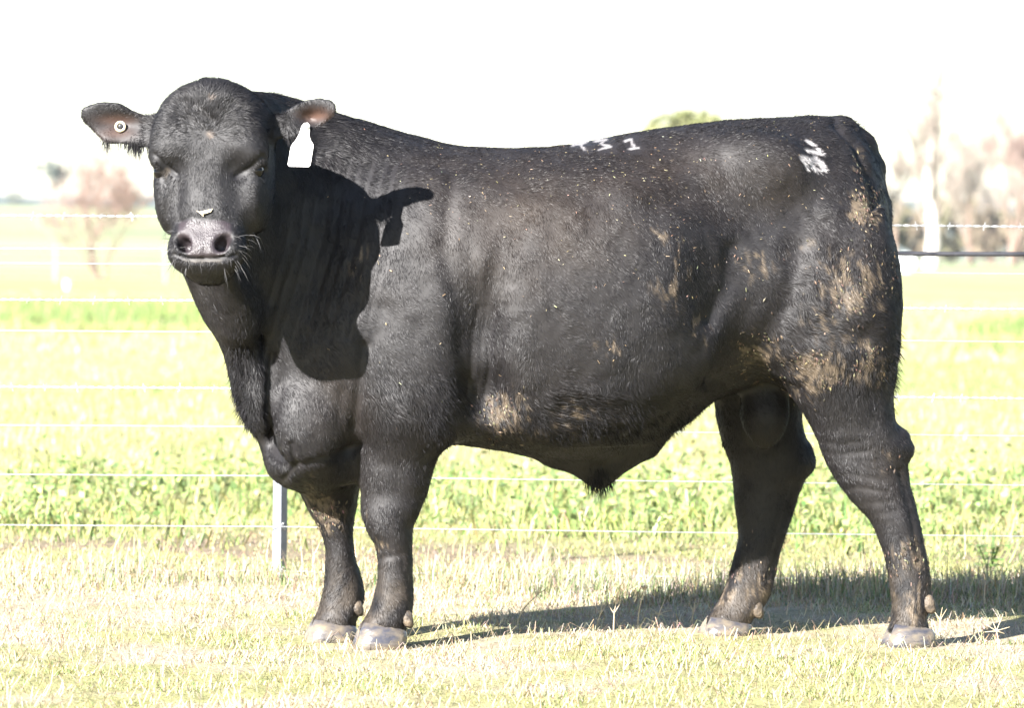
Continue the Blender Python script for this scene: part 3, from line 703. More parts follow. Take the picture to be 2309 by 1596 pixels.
for pl, wd, dp in (([(1650, 560), (1640, 640), (1600, 720)], 22, .012), ([(1800, 560), (1770, 680), (1720, 790)], 30, .012), ([(1925, 430), (1900, 560), (1880, 700)], 30, .008),
                   ([(1780, 700), (1850, 740), (1940, 760)], 30, .008), ([(1600, 860), (1690, 850), (1790, 880)], 16, .010),
                   ([(1260, 920), (1400, 930), (1540, 900)], 22, .007), ([(1020, 400), (1000, 560), (1040, 700), (1050, 860)], 22, .008),
                   ([(1130, 380), (1200, 400), (1330, 430)], 40, .008), ([(1420, 440), (1530, 420), (1600, 400)], 30, -.010), ([(1470, 460), (1530, 450)], 20, .006),
                   ([(820, 780), (810, 860), (800, 960)], 12, .008), ([(860, 700), (840, 780), (880, 860)], 26, .007),
                   ([(612, 800), (604, 900), (612, 1000), (640, 1050)], 9, .014), ([(655, 1000), (662, 1050), (640, 1075)], 8, .010),
                   ([(672, 1050), (720, 1038), (760, 1026), (808, 1006)], 9, .013), 
                   ([(770, 880), (762, 950), (785, 1000)], 12, .003),
                   ([(1880, 275), (1925, 320), (1958, 400), (1972, 470)], 9, .014),
                   ([(822, 1126), (880, 1118), (955, 1122)], 26, .004),
                   ([(850, 1260), (905, 1250), (925, 1330)], 8, .003), ([(2030, 1060), (2050, 1150), (2075, 1260)], 9, .006), ([(1790, 1090), (1760, 1200), (1735, 1300)], 9, .006)):
    groove(pl, wd, dp, ymin=-.50)
for pl, wd, dp in (([(395, 573), (425, 583), (458, 584), (492, 582), (530, 574)], 4, .010), ([(462, 560), (460, 582)], 3, .004),
                   ([(348, 348), (372, 372), (398, 392)], 6, .008), ([(590, 352), (560, 378), (532, 396)], 6, .008),
                   ([(400, 420), (398, 470), (405, 500)], 10, .004), ([(400, 500), (430, 488), (470, 492), (520, 500)], 5, .003),
                   ([(365, 400), (380, 440), (375, 480)], 9, .005)):
    groove(pl, wd, dp, ymax=HEADY)
for cu, cv, rr_, dp in ((455, 262, 9, .005), (430, 270, 8, .005), (478, 275, 8, .006), (440, 245, 9, .004), (520, 238, 10, .004), (500, 262, 8, .003), (540, 245, 8, .004), (415, 236, 9, .004), (466, 268, 6, .006)):
    d = np.hypot(bu - cu, bv - cv); disp -= dp * np.exp(-(d / rr_) ** 2) * near * (BV[:, 1] < HEADY)
disp += (fbm(BV, 9, 3, 3) - .5) * .010 * (BV[:, 1] > -.5) + (fbm(BV, 30, 5, 2) - .5) * .003
BV = BV + BN * disp[:, None]
BV = relax(BV, BQ, 1, .3)
BN = vnormals(BV, BQ); bu, bv = project(BV)

# ---- hide colours
MUD = [(1840, 835, 75, 48, .95), (1962, 800, 42, 62, .7), (1945, 470, 36, 46, .95), (1930, 380, 14, 60, .35), (1920, 640, 95, 70, .55), (1860, 700, 70, 80, .35), (1700, 795, 55, 60, .5), (1690, 590, 60, 42, .3), (1520, 615, 48, 80, .42),
       (1490, 520, 30, 20, .45), (1375, 785, 36, 26, .5), (1140, 935, 62, 50, .8), (1260, 935, 110, 42, .45), (812, 590, 26, 42, .42), (2052, 1262, 42, 46, .75), (1995, 1040, 26, 30, .35), (2050, 1370, 55, 95, .40),
       (1675, 1340, 70, 95, .5), (738, 1158, 40, 42, 1.1), (698, 1120, 16, 50, .6), (862, 1228, 26, 24, .45), (820, 1185, 9, 40, .5), (1575, 740, 30, 60, .35), (868, 1350, 40, 60, .12), (760, 1350, 40, 60, .15),
       (1820, 560, 60, 40, .15), (1990, 880, 30, 40, .3), (372, 385, 16, 16, .5), (1230, 950, 160, 60, .25)]
BROWN = [(1180, 500, 230, 170, .8), (1500, 400, 380, 110, .6), (1000, 380, 120, 90, .4), (760, 900, 90, 110, .55), (1320, 480, 240, 120, .5), (1900, 600, 160, 200, .3), (1990, 1080, 80, 120, .35), (700, 255, 26, 20, .3), (1700, 380, 260, 90, .4)]
BRAND = [[(1288, 328), (1322, 320)], [(1306, 324), (1318, 338)], [(1340, 318), (1366, 314)], [(1366, 314), (1354, 323)], [(1354, 324), (1374, 329)], [(1375, 330), (1348, 338)],
         [(1408, 318), (1422, 314)], [(1421, 314), (1430, 334)], [(1418, 336), (1440, 333)], 
         [(1804, 350), (1818, 378)], [(1806, 352), (1836, 356)], [(1818, 362), (1840, 364)], [(1834, 352), (1854, 380)], [(1826, 372), (1848, 384)], [(1846, 362), (1858, 382)], [(1812, 356), (1830, 368)],
         [(1816, 335), (1846, 344)], [(1840, 336), (1850, 346)], [(1818, 318), (1832, 326)]]
def hide(Pn, Nn, u, v, jit, hair):
    """colour of hide or hair rooted at Pn"""
    n = len(u); base = np.array([.0054, .0050, .0064]); brown = np.array([.021, .0145, .0105]); mud = np.array([.105, .080, .055])
    c = np.repeat(base[None], n, 0)
    nr = (Nn[:, 1] < .25)
    bs = .22 * fbm(Pn, 6, 11, 2)
    for cu, cv, ru, rv, s_ in BROWN:
        d = ((u - cu) / ru) ** 2 + ((v - cv) / rv) ** 2; bs = np.maximum(bs, s_ * np.exp(-d) * (.4 + .9 * fbm(Pn, 12, 21, 2)))
    bs = np.where(Pn[:, 1] < HEADY, bs * .35, bs)
    c = c + (brown - base) * np.clip(bs, 0, 1)[:, None]
    ms = np.zeros(n)
    for cu, cv, ru, rv, s_ in MUD:
        d = ((u - cu) / ru) ** 2 + ((v - cv) / rv) ** 2; ms = np.maximum(ms, s_ * np.exp(-d ** 1.3))
    q = Pn.copy(); q[:, 2] *= .42
    cl_ = .55 * vnoise(q, 125, 31) + .25 * vnoise(Pn, 24, 33)
    m = .85 * sstep(.54, .74, cl_ + .33 * ms) * nr * np.minimum(1, ms * 3) * (ms > .04)
    low = sstep(.30, .06, Pn[:, 2])                              # dried dirt low on the feet
    m = np.maximum(m, low * .30 * sstep(.3, .7, fbm(Pn, 28, 41, 2)))
    m = np.where((Pn[:, 1] < HEADY) & (v > 300), m * .35, m)
    c = c + (mud * (.75 + .5 * jit)[:, None] - c) * np.clip(m, 0, 1)[:, None]
    bd = np.full(n, 1e9)
    for pl in BRAND: bd = np.minimum(bd, seg_dist(u, v, pl) - (3.8 if pl[0][0] > 1800 else 2.1))
    bm = sstep(1.6, -1.2, bd + 2.6 * (vnoise(Pn, 60, 51) - .5)) * nr * (Pn[:, 1] > -.5)
    bm = bm * np.where(u < 1700, .85, 1.0) * (1.0 if hair else .5)
    c = c + (np.array([.42, .40, .40]) - c) * bm[:, None]
    # nose pad, inner ear, whorls
    for (wu, wv, rr_) in ((471, 302, 5), (473, 227, 5)):
        d = np.hypot(u - wu, v - wv); k_ = np.exp(-(d / rr_) ** 2) * (Pn[:, 1] < HEADY)
        c = c + (np.array([.13, .10, .08]) - c) * (k_ * .8)[:, None]
    ed = np.exp(-((u - 712) / 30) ** 2 - ((v - 258) / 14) ** 2) + .6 * np.exp(-((u - 262) / 40) ** 2 - ((v - 270) / 12) ** 2) + .5 * np.exp(-((u - 262) / 40) ** 2 - ((v - 300) / 14) ** 2)
    ed = ed * ((v > 216) & (v < 330) & ((u > 640) | (u < 330))) * (Pn[:, 1] < -.44)
    c = c + (np.array([.10, .055, .040]) - c) * np.clip(ed * .75, 0, 1)[:, None]
    return c
def nose_mask(Pn, u, v):
    pl = [(404, 500), (432, 494), (462, 497), (500, 494), (520, 505), (523, 535), (515, 560), (500, 577), (462, 580), (425, 577), (408, 560), (400, 532)]
    ins = poly_sd(u, v, pl)
    return sstep(3, -4, ins) * (Pn[:, 1] < -.62)
bc = hide(BV, BN, bu, bv, rng.random(len(BV)), False)
nm = nose_mask(BV, bu, bv)
bc = bc + (np.array([.029, .023, .026]) - bc) * nm[:, None]
lipm = np.exp(-((bv - 590) / 5) ** 2) * (np.abs(bu - 455) < 45) * (BV[:, 1] < -.62)
bc = bc + (np.array([.07, .06, .05]) - bc) * (lipm * .6)[:, None]

m_skin = attr_mat('bull_skin', .55, .4)
n = m_skin.node_tree; b = n.nodes['Principled BSDF']
a2 = n.nodes.new('ShaderNodeAttribute'); a2.attribute_name = 'wet'
mr = n.nodes.new('ShaderNodeMapRange'); mr.inputs['To Min'].default_value = .6; mr.inputs['To Max'].default_value = .40
n.links.new(a2.outputs['Fac'], mr.inputs['Value']); n.links.new(mr.outputs[0], b.inputs['Roughness'])
vo = n.nodes.new('ShaderNodeTexVoronoi'); vo.inputs['Scale'].default_value = 320; tc = n.nodes.new('ShaderNodeTexCoord'); n.links.new(tc.outputs['Object'], vo.inputs['Vector'])
bp = n.nodes.new('ShaderNodeBump'); bp.inputs['Distance'].default_value = .0009; n.links.new(vo.outputs['Distance'], bp.inputs['Height']); bp.invert = True
n.links.new(a2.outputs['Fac'], bp.inputs['Strength']); n.links.new(bp.outputs[0], b.inputs['Normal'])
m_hair = attr_mat('bull_coat', .56, .34)

bull = empty('bull', (0.2, 0.05, 0.0))
tag(bull, 'black bull with muddy flanks standing side-on, head turned to face out', 'bull')
body = childto(np_mesh('body', BV, BQ, m_skin, None, bc, smooth=True), bull)
at = body.data.attributes.new('wet', 'FLOAT', 'POINT'); at.data.foreach_set('value', nm.astype(np.float32))

# ---- coat: short hairs laid along the lie of the coat
def coat(n_hair):
    p0, p1, p2, p3 = (BV[BQ[:, i]] for i in range(4))
    area = np.linalg.norm(np.cross(p2 - p0, p3 - p1), axis=1) / 2
    cen = (p0 + p1 + p2 + p3) / 4; fn = norm(np.cross(p2 - p0, p3 - p1)); cu, cv = project(cen)
    wgt = np.where(fn[:, 1] < .35, 1.0, .30) * area
    wgt *= np.where(cen[:, 1] < HEADY, 1.6, 1.0)
    wgt *= (nose_mask(cen, cu, cv) < .3)
    fi = rng.choice(len(BQ), n_hair, p=wgt / wgt.sum())
    a, b = rng.random((2, n_hair, 1))
    R = (p0[fi] * (1 - a) + p1[fi] * a) * (1 - b) + (p3[fi] * (1 - a) + p2[fi] * a) * b
    N = norm((BN[BQ[fi, 0]] * (1 - a) + BN[BQ[fi, 1]] * a) * (1 - b) + (BN[BQ[fi, 3]] * (1 - a) + BN[BQ[fi, 2]] * a) * b)
    u, v = project(R)
    D = np.repeat(np.array([[.50, 0, -.85]]), n_hair, 0)
    top = sstep(.22, .05, np.interp(R[:, 0], sorted(xs), [z for _, z in sorted(zip(xs, zt))]) - R[:, 2]) * (R[:, 1] > -.35)
    D = D * (1 - top[:, None]) + np.array([[1.0, 0, -.12]]) * top[:, None]
    legm = sstep(.66, .52, R[:, 2]); D = D * (1 - legm[:, None]) + np.array([[.12, 0, -1.0]]) * legm[:, None]
    belly = (v > 880) & (u > 1030) & (u < 1620) & (legm < .99)
    D[belly] = np.array([.75, 0, -.6])
    head = R[:, 1] < HEADY
    q = (R - HT) @ HR.T
    wh1 = np.stack([q[:, 0] - .155, q[:, 1], 0 * q[:, 0]], 1); d1 = np.linalg.norm(wh1, axis=1)
    rad = norm(wh1) @ HR
    D = np.where(head[:, None], rad + .12 * ha, D)
    earm = (R[:, 1] < -.42) & ((u < 322) | (u > 640)) & (v < 340)
    D[earm & (u < 322)] = [-.6, 0, -.55]; D[earm & (u > 640)] = [.4, 0, -.8]
    ang = (fbm(R, 7, 61, 2) - .5) * 2.0 + (vnoise(R, 40, 63) - .5) * 1.2 + rng.normal(0, .16, n_hair)
    D = norm(D - N * (D * N).sum(1, keepdims=True))
    S = np.cross(N, D)
    curl = head & (q[:, 0] < .15) & (~earm); ang = np.where(curl, ang * (1 + 1.0 * sstep(.15, .09, q[:, 0])), ang)
    D = D * np.cos(ang)[:, None] + S * np.sin(ang)[:, None]
    S = np.cross(N, D)
    L = .011 + .005 * rng.random(n_hair)
    L = np.where(legm > .5, .011 + .006 * rng.random(n_hair), L)
    L = np.where(head, .008 + .005 * rng.random(n_hair), L); pass
    def blob(cu, cv, ru, rv): return np.exp(-(((u - cu) / ru) ** 2 + ((v - cv) / rv) ** 2) ** 2)
    shag = np.maximum.reduce([blob(1330, 930, 280, 70), blob(985, 920, 50, 90), blob(545, 870, 45, 130), .7 * blob(1880, 760, 150, 180), .6 * blob(900, 920, 80, 90), .5 * blob(700, 320, 160, 110)]) * ~head
    shag = np.clip(shag * (.4 + 1.1 * vnoise(R, 18, 67)), 0, 1)
    L = L * (1 + 1.0 * shag)
    cm = sstep(.19, .10, q[:, 0]) * head * ~earm
    L = np.where(head, L * (1 + .8 * cm * (.3 + vnoise(R, 25, 69))), L)
    L = np.where(earm, L * .8, L)
    bd_ = np.minimum.reduce([seg_dist(u, v, pl) for pl in BRAND])
    L = np.where(~head & (u < 1700), L * (.5 + .5 * sstep(4, 16, bd_)), L)
    lift = np.clip(.16 + .08 * rng.normal(size=n_hair) + .20 * (vnoise(R, 28, 65) - .5), .04, .8) + .15 * shag + .12 * cm
    T = norm(D * np.cos(lift)[:, None] + N * np.sin(lift)[:, None])
    w_ = (.0007 + .0004 * rng.random(n_hair))[:, None]
    rl = rng.normal(0, .38, n_hair)[:, None]
    S = norm(S * np.cos(rl) + N * np.sin(rl))
    col = hide(R, N, u, v, rng.random(n_hair), True) * (.65 + .7 * rng.random((n_hair, 1)))
    R = R - N * .001
    V = np.stack([R - S * w_, R + S * w_, R + T * L[:, None]], 1).reshape(-1, 3)
    return V, np.repeat(col, 3, 0)
def strands(pts, dirs, L, wd, droop=.3, bend=None):
    """longer tapering hairs as two bent quads"""
    n_ = len(pts); S = norm(np.cross(dirs, rng.normal(size=(n_, 3)) + np.array([[0, .8, 0]]))); L = L[:, None]; wd = np.broadcast_to(wd, (n_,))[:, None]
    down = np.array([[0, 0, -1.0]])
    m1 = pts + dirs * L * .5 + down * L * droop * .15; e = pts + dirs * L * .9 + down * L * droop * .6
    V = np.stack([pts - S * wd, pts + S * wd, m1 - S * wd * .8, m1 + S * wd * .8, e], 1).reshape(-1, 3)
    i = np.arange(n_)[:, None] * 5
    F = np.concatenate([np.hstack([i, i + 1, i + 2]), np.hstack([i + 1, i + 3, i + 2]), np.hstack([i + 2, i + 3, i + 4])])
    return V, F
def long_hair():
    VV, FF, off, CC = [], [], 0, []
    def add(mask, blob, n_, dirv, l0, l1, wd=.0007, jit=.25, droop=.4, col=(.0095, .009, .010)):
        nonlocal off
        cu, cv, ru, rv = blob
        p = np.exp(-(((bu - cu) / ru) ** 2 + ((bv - cv) / rv) ** 2) ** 1.5) * mask * (.15 + sstep(.35, .7, vnoise(BV, 20, 77)))
        if p.sum() <= 0: return
        i = rng.choice(len(BV), n_, p=p / p.sum()); d = norm(np.array(dirv)[None] + BN[i] * .35 + rng.normal(0, jit, (n_, 3)))
        V, F = strands(BV[i] - BN[i] * .002, d, (l0 + (l1 - l0) * rng.random(n_)) * (.5 + .5 * (p[i] / p.max()) ** .5), wd, droop)
        VV.append(V); FF.append(F + off); off += len(V); CC.append(np.repeat(np.array(col)[None] * (.6 + .8 * rng.random((n_, 1))), 5, 0))
    hd = BV[:, 1] < HEADY; bd_ = BV[:, 1] > -.5
    add(bd_, (1352, 1080, 26, 26), 380, (.25, 0, -1), .02, .05)                         # sheath tuft
    add(BV[:, 1] < -.5, (278, 322, 46, 16), 420, (.05, 0, -1), .02, .05, .0006)    # ear fringe
    add(BV[:, 1] < -.5, (655, 292, 28, 34), 420, (.35, -.2, -.8), .02, .045, .0006)
    add(bd_, (545, 880, 45, 110), 2400, (.15, -.2, -1), .015, .04, .0008, .4)     # dewlap
    add(BV[:, 1] < -.1, (985, 905, 42, 85), 1500, (.55, 0, -.8), .012, .035, .0006, .35)   # elbow
    add(BN[:, 1] < .2, (1330, 950, 270, 45), 2600, (.6, -.1, -.55), .012, .035, .0006, .4)
    add(bd_, (2015, 830, 22, 80), 450, (.7, 0, -.7), .015, .045, .0006, .3)              # back of thigh
    add(BN[:, 2] > .3, (1780, 275, 210, 25), 1500, (.9, 0, .35), .012, .03, .0006, .3)  # topline
    add((BN[:, 2] > .2) & bd_, (660, 240, 110, 40), 700, (.8, 0, .35), .012, .028, .0006, .3)
    for bl, m_ in (((960, 1130, 40, 100), BV[:, 1] < -.1), ((2050, 1130, 30, 110), bd_), ((1785, 1170, 45, 120), BV[:, 1] > .2), ((1635, 1010, 30, 80), BV[:, 1] > .2), ((1890, 1070, 45, 100), BV[:, 1] < .1)):
        add(m_ & bd_, bl, 420, (.35, 0, -.9), .008, .02, .0006, .35)
    V, F, c_ = np.concatenate(VV), np.concatenate(FF), np.concatenate(CC)
    return V, F, c_
NH_ = 760000
V, c_ = coat(NH_)
co = childto(np_mesh('coat', V, np.arange(NH_ * 3).reshape(-1, 3), m_hair, None, c_), bull); tag(co, kind='stuff')
V, F, c_ = long_hair()
lo_ = childto(np_mesh('long_hair', V, F, attr_mat('bull_long_hair', .75, .15), None, c_), bull); tag(lo_, kind='stuff')
# whiskers round the muzzle
wm = (BV[:, 1] < -.62) & (bv > 520) & (bv < 606) & ((nm < .1)) & (BN[:, 1] < .1)
i = rng.choice(np.flatnonzero(wm), 110)
d = norm(BN[i] * 1.0 + np.array([[0.12, 0, -.35]]) + rng.normal(0, .25, (110, 3)))
V, F = strands(BV[i], d, .015 + .035 * rng.random(110), .00055, .5)
m_wh = new_mat('whisker', .4, .5, (.06, .058, .058))
tag(childto(np_mesh('whiskers', V, F, m_wh), bull), kind='stuff')

# ---- eyes
def uv_ball(c, r, seg=20, rings=12, stretch=(1, 1, 1)):
    V, F = [], []
    for i in range(rings + 1):
        th = math.pi * i / rings
        for j in range(seg):
            ph = 2 * math.pi * j / seg
            V.append((c[0] + r * stretch[0] * math.sin(th) * math.cos(ph), c[1] + r * stretch[1] * math.sin(th) * math.sin(ph), c[2] + r * stretch[2] * math.cos(th)))
    for i in range(rings):
        for j in range(seg):
            a = i * seg + j; b_ = i * seg + (j + 1) % seg
            F.append([a, a + seg, b_ + seg, b_])
    return V, F
m_eye = new_mat('eye', .05, .35, (.003, .0025, .003))
for sg_ in (-1, 1):
    V, F = uv_ball(H(.236, sg_ * .121, -.008), .0185)
    childto(np_mesh('eye', V, F, m_eye, smooth=True), bull)

# ---- hooves: two claws each, and dew claws
m_hoof = new_mat('hoof_horn', .32, .5)
noise_mix(m_hoof, (.045, .045, .055), (.165, .135, .095), 22, 5, .36, .66, bump=.003, bscale=40, sxyz=(1, 1, 1.8))
m_dew = noise_mix(new_mat('dewclaw_horn', .6, .35), (.03, .025, .022), (.13, .10, .07), 45, 4, .35, .65, bump=.004, bscale=90)
def hoof(u0, u1, vt, Y, yaw=0.22):
    """claws spanning u0..u1, coronet at vt"""
    a, b_ = P(u0, vt, Y), P(u1, vt, Y); zt_ = a[2]; L = b_[0] - a[0]; cx = (a[0] + b_[0]) / 2
    VV, FF = [], []
    for sd in (-1, 1):
        rings = []
        for k, (z, l0, l1, wd) in enumerate(((zt_ + .010, .40, -.46, .026), (zt_ * .92, .46, -.52, .034), (zt_ * .6, .52, -.52, .037), (zt_ * .3, .57, -.50, .039), (-.004, .62, -.49, .040))):
            ring = []
            for j in range(14):
                t = 2 * math.pi * j / 14; cc, ss = math.cos(t), math.sin(t)
                lx = (l0 + l1) / 2 + (l0 - l1) / 2 * (abs(cc) ** .8) * (1 if cc > 0 else -1)
                wy = wd * (abs(ss) ** .75) * (1 if ss > 0 else -1) * (1 - .25 * max(cc, 0) ** 2)
                heel = max(0, -cc) * .25 * z
                px_, py_ = -lx * L, sd * (wd * 1.07) + wy
                ring.append((cx + px_ * math.cos(yaw) - py_ * math.sin(yaw) * .5, Y + px_ * math.sin(yaw) + py_ * math.cos(yaw), z - heel))
            rings.append(ring)
        o = len(VV)
        for r_ in rings: VV += r_
        for k in range(len(rings) - 1):
            for j in range(14):
                FF.append([o + k * 14 + j, o + k * 14 + (j + 1) % 14, o + (k + 1) * 14 + (j + 1) % 14, o + (k + 1) * 14 + j])
        FF.append([o + j for j in range(13, -1, -1)]); FF.append([o + 4 * 14 + j for j in range(14)])
    ob = np_mesh('hoof', np.array(VV), FF, m_hoof, smooth=True)
    childto(ob, bull)
hoof(806, 914, 1410, NF); hoof(696, 802, 1404, FF); hoof(2000, 2103, 1414, NH); hoof(1586, 1688, 1398, FH)
def dewclaw(u, v, Y, r):
    c = P(u, v, Y); V, F = uv_ball((0, 0, 0), r, 12, 8, (.9, .8, 1.2))
    V = np.array(V); V *= (1 + .25 * (vnoise(V + c, 60, 5) - .5))[:, None]; V[:, 0] += np.clip(-V[:, 2], 0, 1) * .35
    childto(np_mesh('dewclaw', V + c, F, m_dew, smooth=True), bull)
for u, v, Y, r in ((917, 1396, NF - .03, .019), (918, 1400, NF + .03, .017), (804, 1371, FF - .03, .019), (806, 1374, FF + .03, .017), (2091, 1363, NH - .03, .022), (2092, 1366, NH + .035, .018), (1704, 1373, FH - .03, .022), (1702, 1378, FH + .035, .018)):
    dewclaw(u, v, Y, r)


# ================================================================== wire fence close behind the bull
FY = 2.10
m_wire = noise_mix(new_mat('galvanised_wire', .38, .5, (.6, .6, .6), .85), (.55, .56, .58), (.72, .72, .72), 30, 2)
m_post = noise_mix(new_mat('galvanised_post', .6, .3, (.5, .5, .5), 0), (.15, .16, .185), (.20, .21, .235), 18, 4, bump=.0006, bscale=220)
m_pipe = noise_mix(new_mat('black_polypipe', .35, .5), (.018, .018, .022), (.035, .035, .04), 20, 3)
pbx = P(630, 1310, FY)[0]
fence = empty('wire_fence', (pbx, FY, 0))
tag(fence, 'barbed and plain wire fence with steel post close behind the bull', 'fence')
def line(vl, vr):
    a, b_ = P(0, vl, FY), P(2308, vr, FY); s_ = (b_[2] - a[2]) / (b_[0] - a[0])
    return lambda x: a[2] + s_ * (x - a[0])
X0, X1 = pbx - 4.6, pbx + 4.6
def strand(f, r, ph=0, amp=0.0, pitch=.05, n_=150, sides=5, x0=X0, x1=X1, wob=0.0):
    x = np.linspace(x0, x1, n_); sag = -.006 * (1 - ((x - pbx) % 4.6 / 2.3 - 1) ** 2)
    c = np.stack([x, FY - .022 + amp * np.cos(2 * np.pi * x / pitch + ph), f(x) + sag + amp * np.sin(2 * np.pi * x / pitch + ph) + wob * np.sin(x * 7.1) * np.sin(x * 2.3)], 1)
    return c
def sweep(c, r, sides=5):
    n_ = len(c); ang = 2 * np.pi * np.arange(sides) / sides
    o = np.stack([0 * ang, np.cos(ang) * r, np.sin(ang) * r], 1)
    V = (c[:, None] + o[None]).reshape(-1, 3); i = np.arange(n_ - 1)[:, None] * sides; j = np.arange(sides)[None]; k = (j + 1) % sides
    F = np.stack([(i + j).ravel(), (i + k).ravel(), (i + sides + k).ravel(), (i + sides + j).ravel()], 1)
    return V, F
def catj(L_):
    VV, FF, o = [], [], 0
    for V, F in L_: VV.append(V); FF.append(F + o); o += len(V)
    return np.concatenate(VV), np.concatenate(FF)
WIRES = [(483, 507, 1), (557, 569, 0), (590, 613, 0), (673, 693, 1), (742, 766, 0), (869, 894, 1), (955, 978, 0), (1066, 1089, 0), (1180, 1204, 0), (1280, 1304, 0)]
for q, (vl, vr, barb) in enumerate(WIRES):
    f = line(vl, vr)
    if not barb:
        V, F = sweep(strand(f, .0015), .0015)
        childto(np_mesh('wire', V, F, m_wire, smooth=True), fence)
    else:
        ps = [sweep(strand(f, .0013, ph, .0022, .055, 900), .0015, 4) for ph in (0, math.pi)]
        for bx in np.arange(X0 + .03 * q, X1, .106):
            bx += rng.normal(0, .004); zc = f(bx) - .006 * (1 - ((bx - pbx) % 4.6 / 2.3 - 1) ** 2); a = rng.random() * 6.28
            for sg_ in (0, 1):
                d1 = np.array([.25 * (1 if sg_ else -1), math.cos(a + sg_ * 1.3) * .8, math.sin(a + sg_ * 1.3)]); c = np.array([bx + .003 * sg_, FY - .022, zc])
                ps.append(tube([(c - d1 * .014, c + d1 * .014, .0009, .0009)], 4))
            ps.append(tube([(np.array([bx - .005, FY - .022, zc]), np.array([bx + .008, FY - .022, zc]), .0042, .0042)], 6))
        V, F = catj(ps)
        childto(np_mesh('barbed_wire', V, F, m_wire, smooth=True), fence)
V, F = sweep(strand(line(557, 569), 0, n_=160, x0=P(1760, 560, FY)[0], x1=X1 - .3, wob=.0015), .0075, 10)
childto(np_mesh('black_pipe_sleeve', V, F, m_pipe, smooth=True), fence)
def post(x, h_):
    s_ = .0225; V, F = [], []
    for z in (-.2, h_):
        for a in range(4):
            t = math.pi / 2 * a + math.radians(10); V.append((x + s_ * math.cos(t), FY + s_ * math.sin(t), z))
    for k in range(4): F.append([k, (k + 1) % 4, 4 + (k + 1) % 4, 4 + k])
    F += [[4, 5, 6, 7], [3, 2, 1, 0]]
    po = childto(np_mesh('post', np.array(V), F, m_post), fence)
    return po
for dx in (-4.6, 0, 4.6):
    po = post(pbx + dx, 1.22)
    if dx == 0:
        for vl, vr, _ in WIRES:                              # wire ties on the post
            z = line(vl, vr)(pbx)
            V, F = tube([((pbx - .006, FY - .0215, z - .012), (pbx + .012, FY - .016, z + .012), .0012, .0012), ((pbx + .008, FY - .02, z - .004), (pbx + .018, FY - .009, z - .010), .0012, .0012)], 4)
            t_ = np_mesh('wire_tie', V, F, m_wire); t_.parent = po; t_.matrix_parent_inverse = Matrix.Identity(4)

# far paddock fence
m_wood = noise_mix(new_mat('weathered_post', .9, .2), (.22, .20, .18), (.34, .31, .28), 8, 4)
pf = gat(231, 636); fr = empty('far_fence', (pf[0], pf[1], 0)); tag(fr, 'low post and wire fence along the far side of the paddock', 'fence')
sp = 248 * (pf[1] + 12) / F_PX
xs_f = [PG(107, 636)[0] + k * sp for k in range(-2, 6)]
for x in xs_f:
    V, F = tube([((x, pf[1], -.2), (x, pf[1], 1.2), .055, .05)], 8)
    F = [list(r) for r in F] + [list(range(8, 16))]
    childto(np_mesh('post', V, F, m_wood), fr)
for z in (.15, .35, .55, .75, .95, 1.12):
    V, F = tube([((xs_f[0] - .5, pf[1] - .06, z), (xs_f[-1] + .5, pf[1] - .06, z), .006, .006)], 4)
    childto(np_mesh('wire', V, F, m_wire), fr)

# white bale under the pale tree, white pail in the paddock
m_wrap = noise_mix(new_mat('white_wrap', .4, .5), (.70, .71, .72), (.82, .82, .82), 3, 3)
def lathe(prof, c, axis, seg=28):
    V, F = [], []
    for r, h in prof:
        for j in range(seg):
            t = 2 * math.pi * j / seg
            if axis == 'y': V.append((c[0] + r * math.cos(t), c[1] + h, c[2] + r * math.sin(t)))
            else: V.append((c[0] + r * math.cos(t), c[1] + r * math.sin(t), c[2] + h))
    for k in range(len(prof) - 1):
        for j in range(seg): F.append([k * seg + j, k * seg + (j + 1) % seg, (k + 1) * seg + (j + 1) % seg, (k + 1) * seg + j])
    return V, F
t = gat(2040, 616); rb_ = 23 * (t[1] + 12) / F_PX
V, F = lathe([(.001, -.62), (rb_ * .5, -.62), (rb_ * .93, -.60), (rb_, -.54), (rb_ * 1.01, -.2), (rb_ * .995, 0), (rb_ * 1.01, .25), (rb_, .54), (rb_ * .93, .60), (rb_ * .5, .62), (.001, .62)], (t[0], t[1], rb_ * .98), 'y')
bale = empty('hay_bale', (t[0], t[1], 0)); tag(bale, 'round white-wrapped bale lying beside the pale trunk', 'bale')
childto(np_mesh('wrap', V, F, m_wrap, smooth=True), bale)
segs = [((t[0] + (rb_ + .004) * math.cos(a), t[1] + dy, rb_ * .98 + (rb_ + .004) * math.sin(a)), (t[0] + (rb_ + .004) * math.cos(a + .23), t[1] + dy, rb_ * .98 + (rb_ + .004) * math.sin(a + .23)), .008, .008) for dy in (-.35, 0, .35) for a in np.arange(0, 6.28, .2244)]
for q in range(3):
    V, F = tube([(np.array(a), np.array(b_), c, d) for a, b_, c, d in segs[q * 28:(q + 1) * 28]], 4); childto(np_mesh('wrap_seam', V, F, m_wrap), bale)
t = gat(152, 653); pail = empty('pail', (t[0], t[1], 0)); tag(pail, 'small white pail left standing in the open paddock', 'pail')
V, F = lathe([(.001, 0), (.07, 0), (.075, .01), (.10, .22), (.106, .225), (.106, .235), (.097, .235), (.07, .03), (.001, .03)], (t[0], t[1], 0), 'z', 20); childto(np_mesh('bucket', V, F, m_wrap, smooth=True), pail)
hs = [((t[0] + .104 * math.cos(a), t[1], .225 + .09 * math.sin(a)), (t[0] + .104 * math.cos(a + .3), t[1], .225 + .09 * math.sin(a + .3)), .003, .003) for a in np.arange(0, 2.9, .3)]
V, F = tube([(np.array(a), np.array(b_), c, d) for a, b_, c, d in hs], 4); childto(np_mesh('handle', V, F, m_wire), pail)

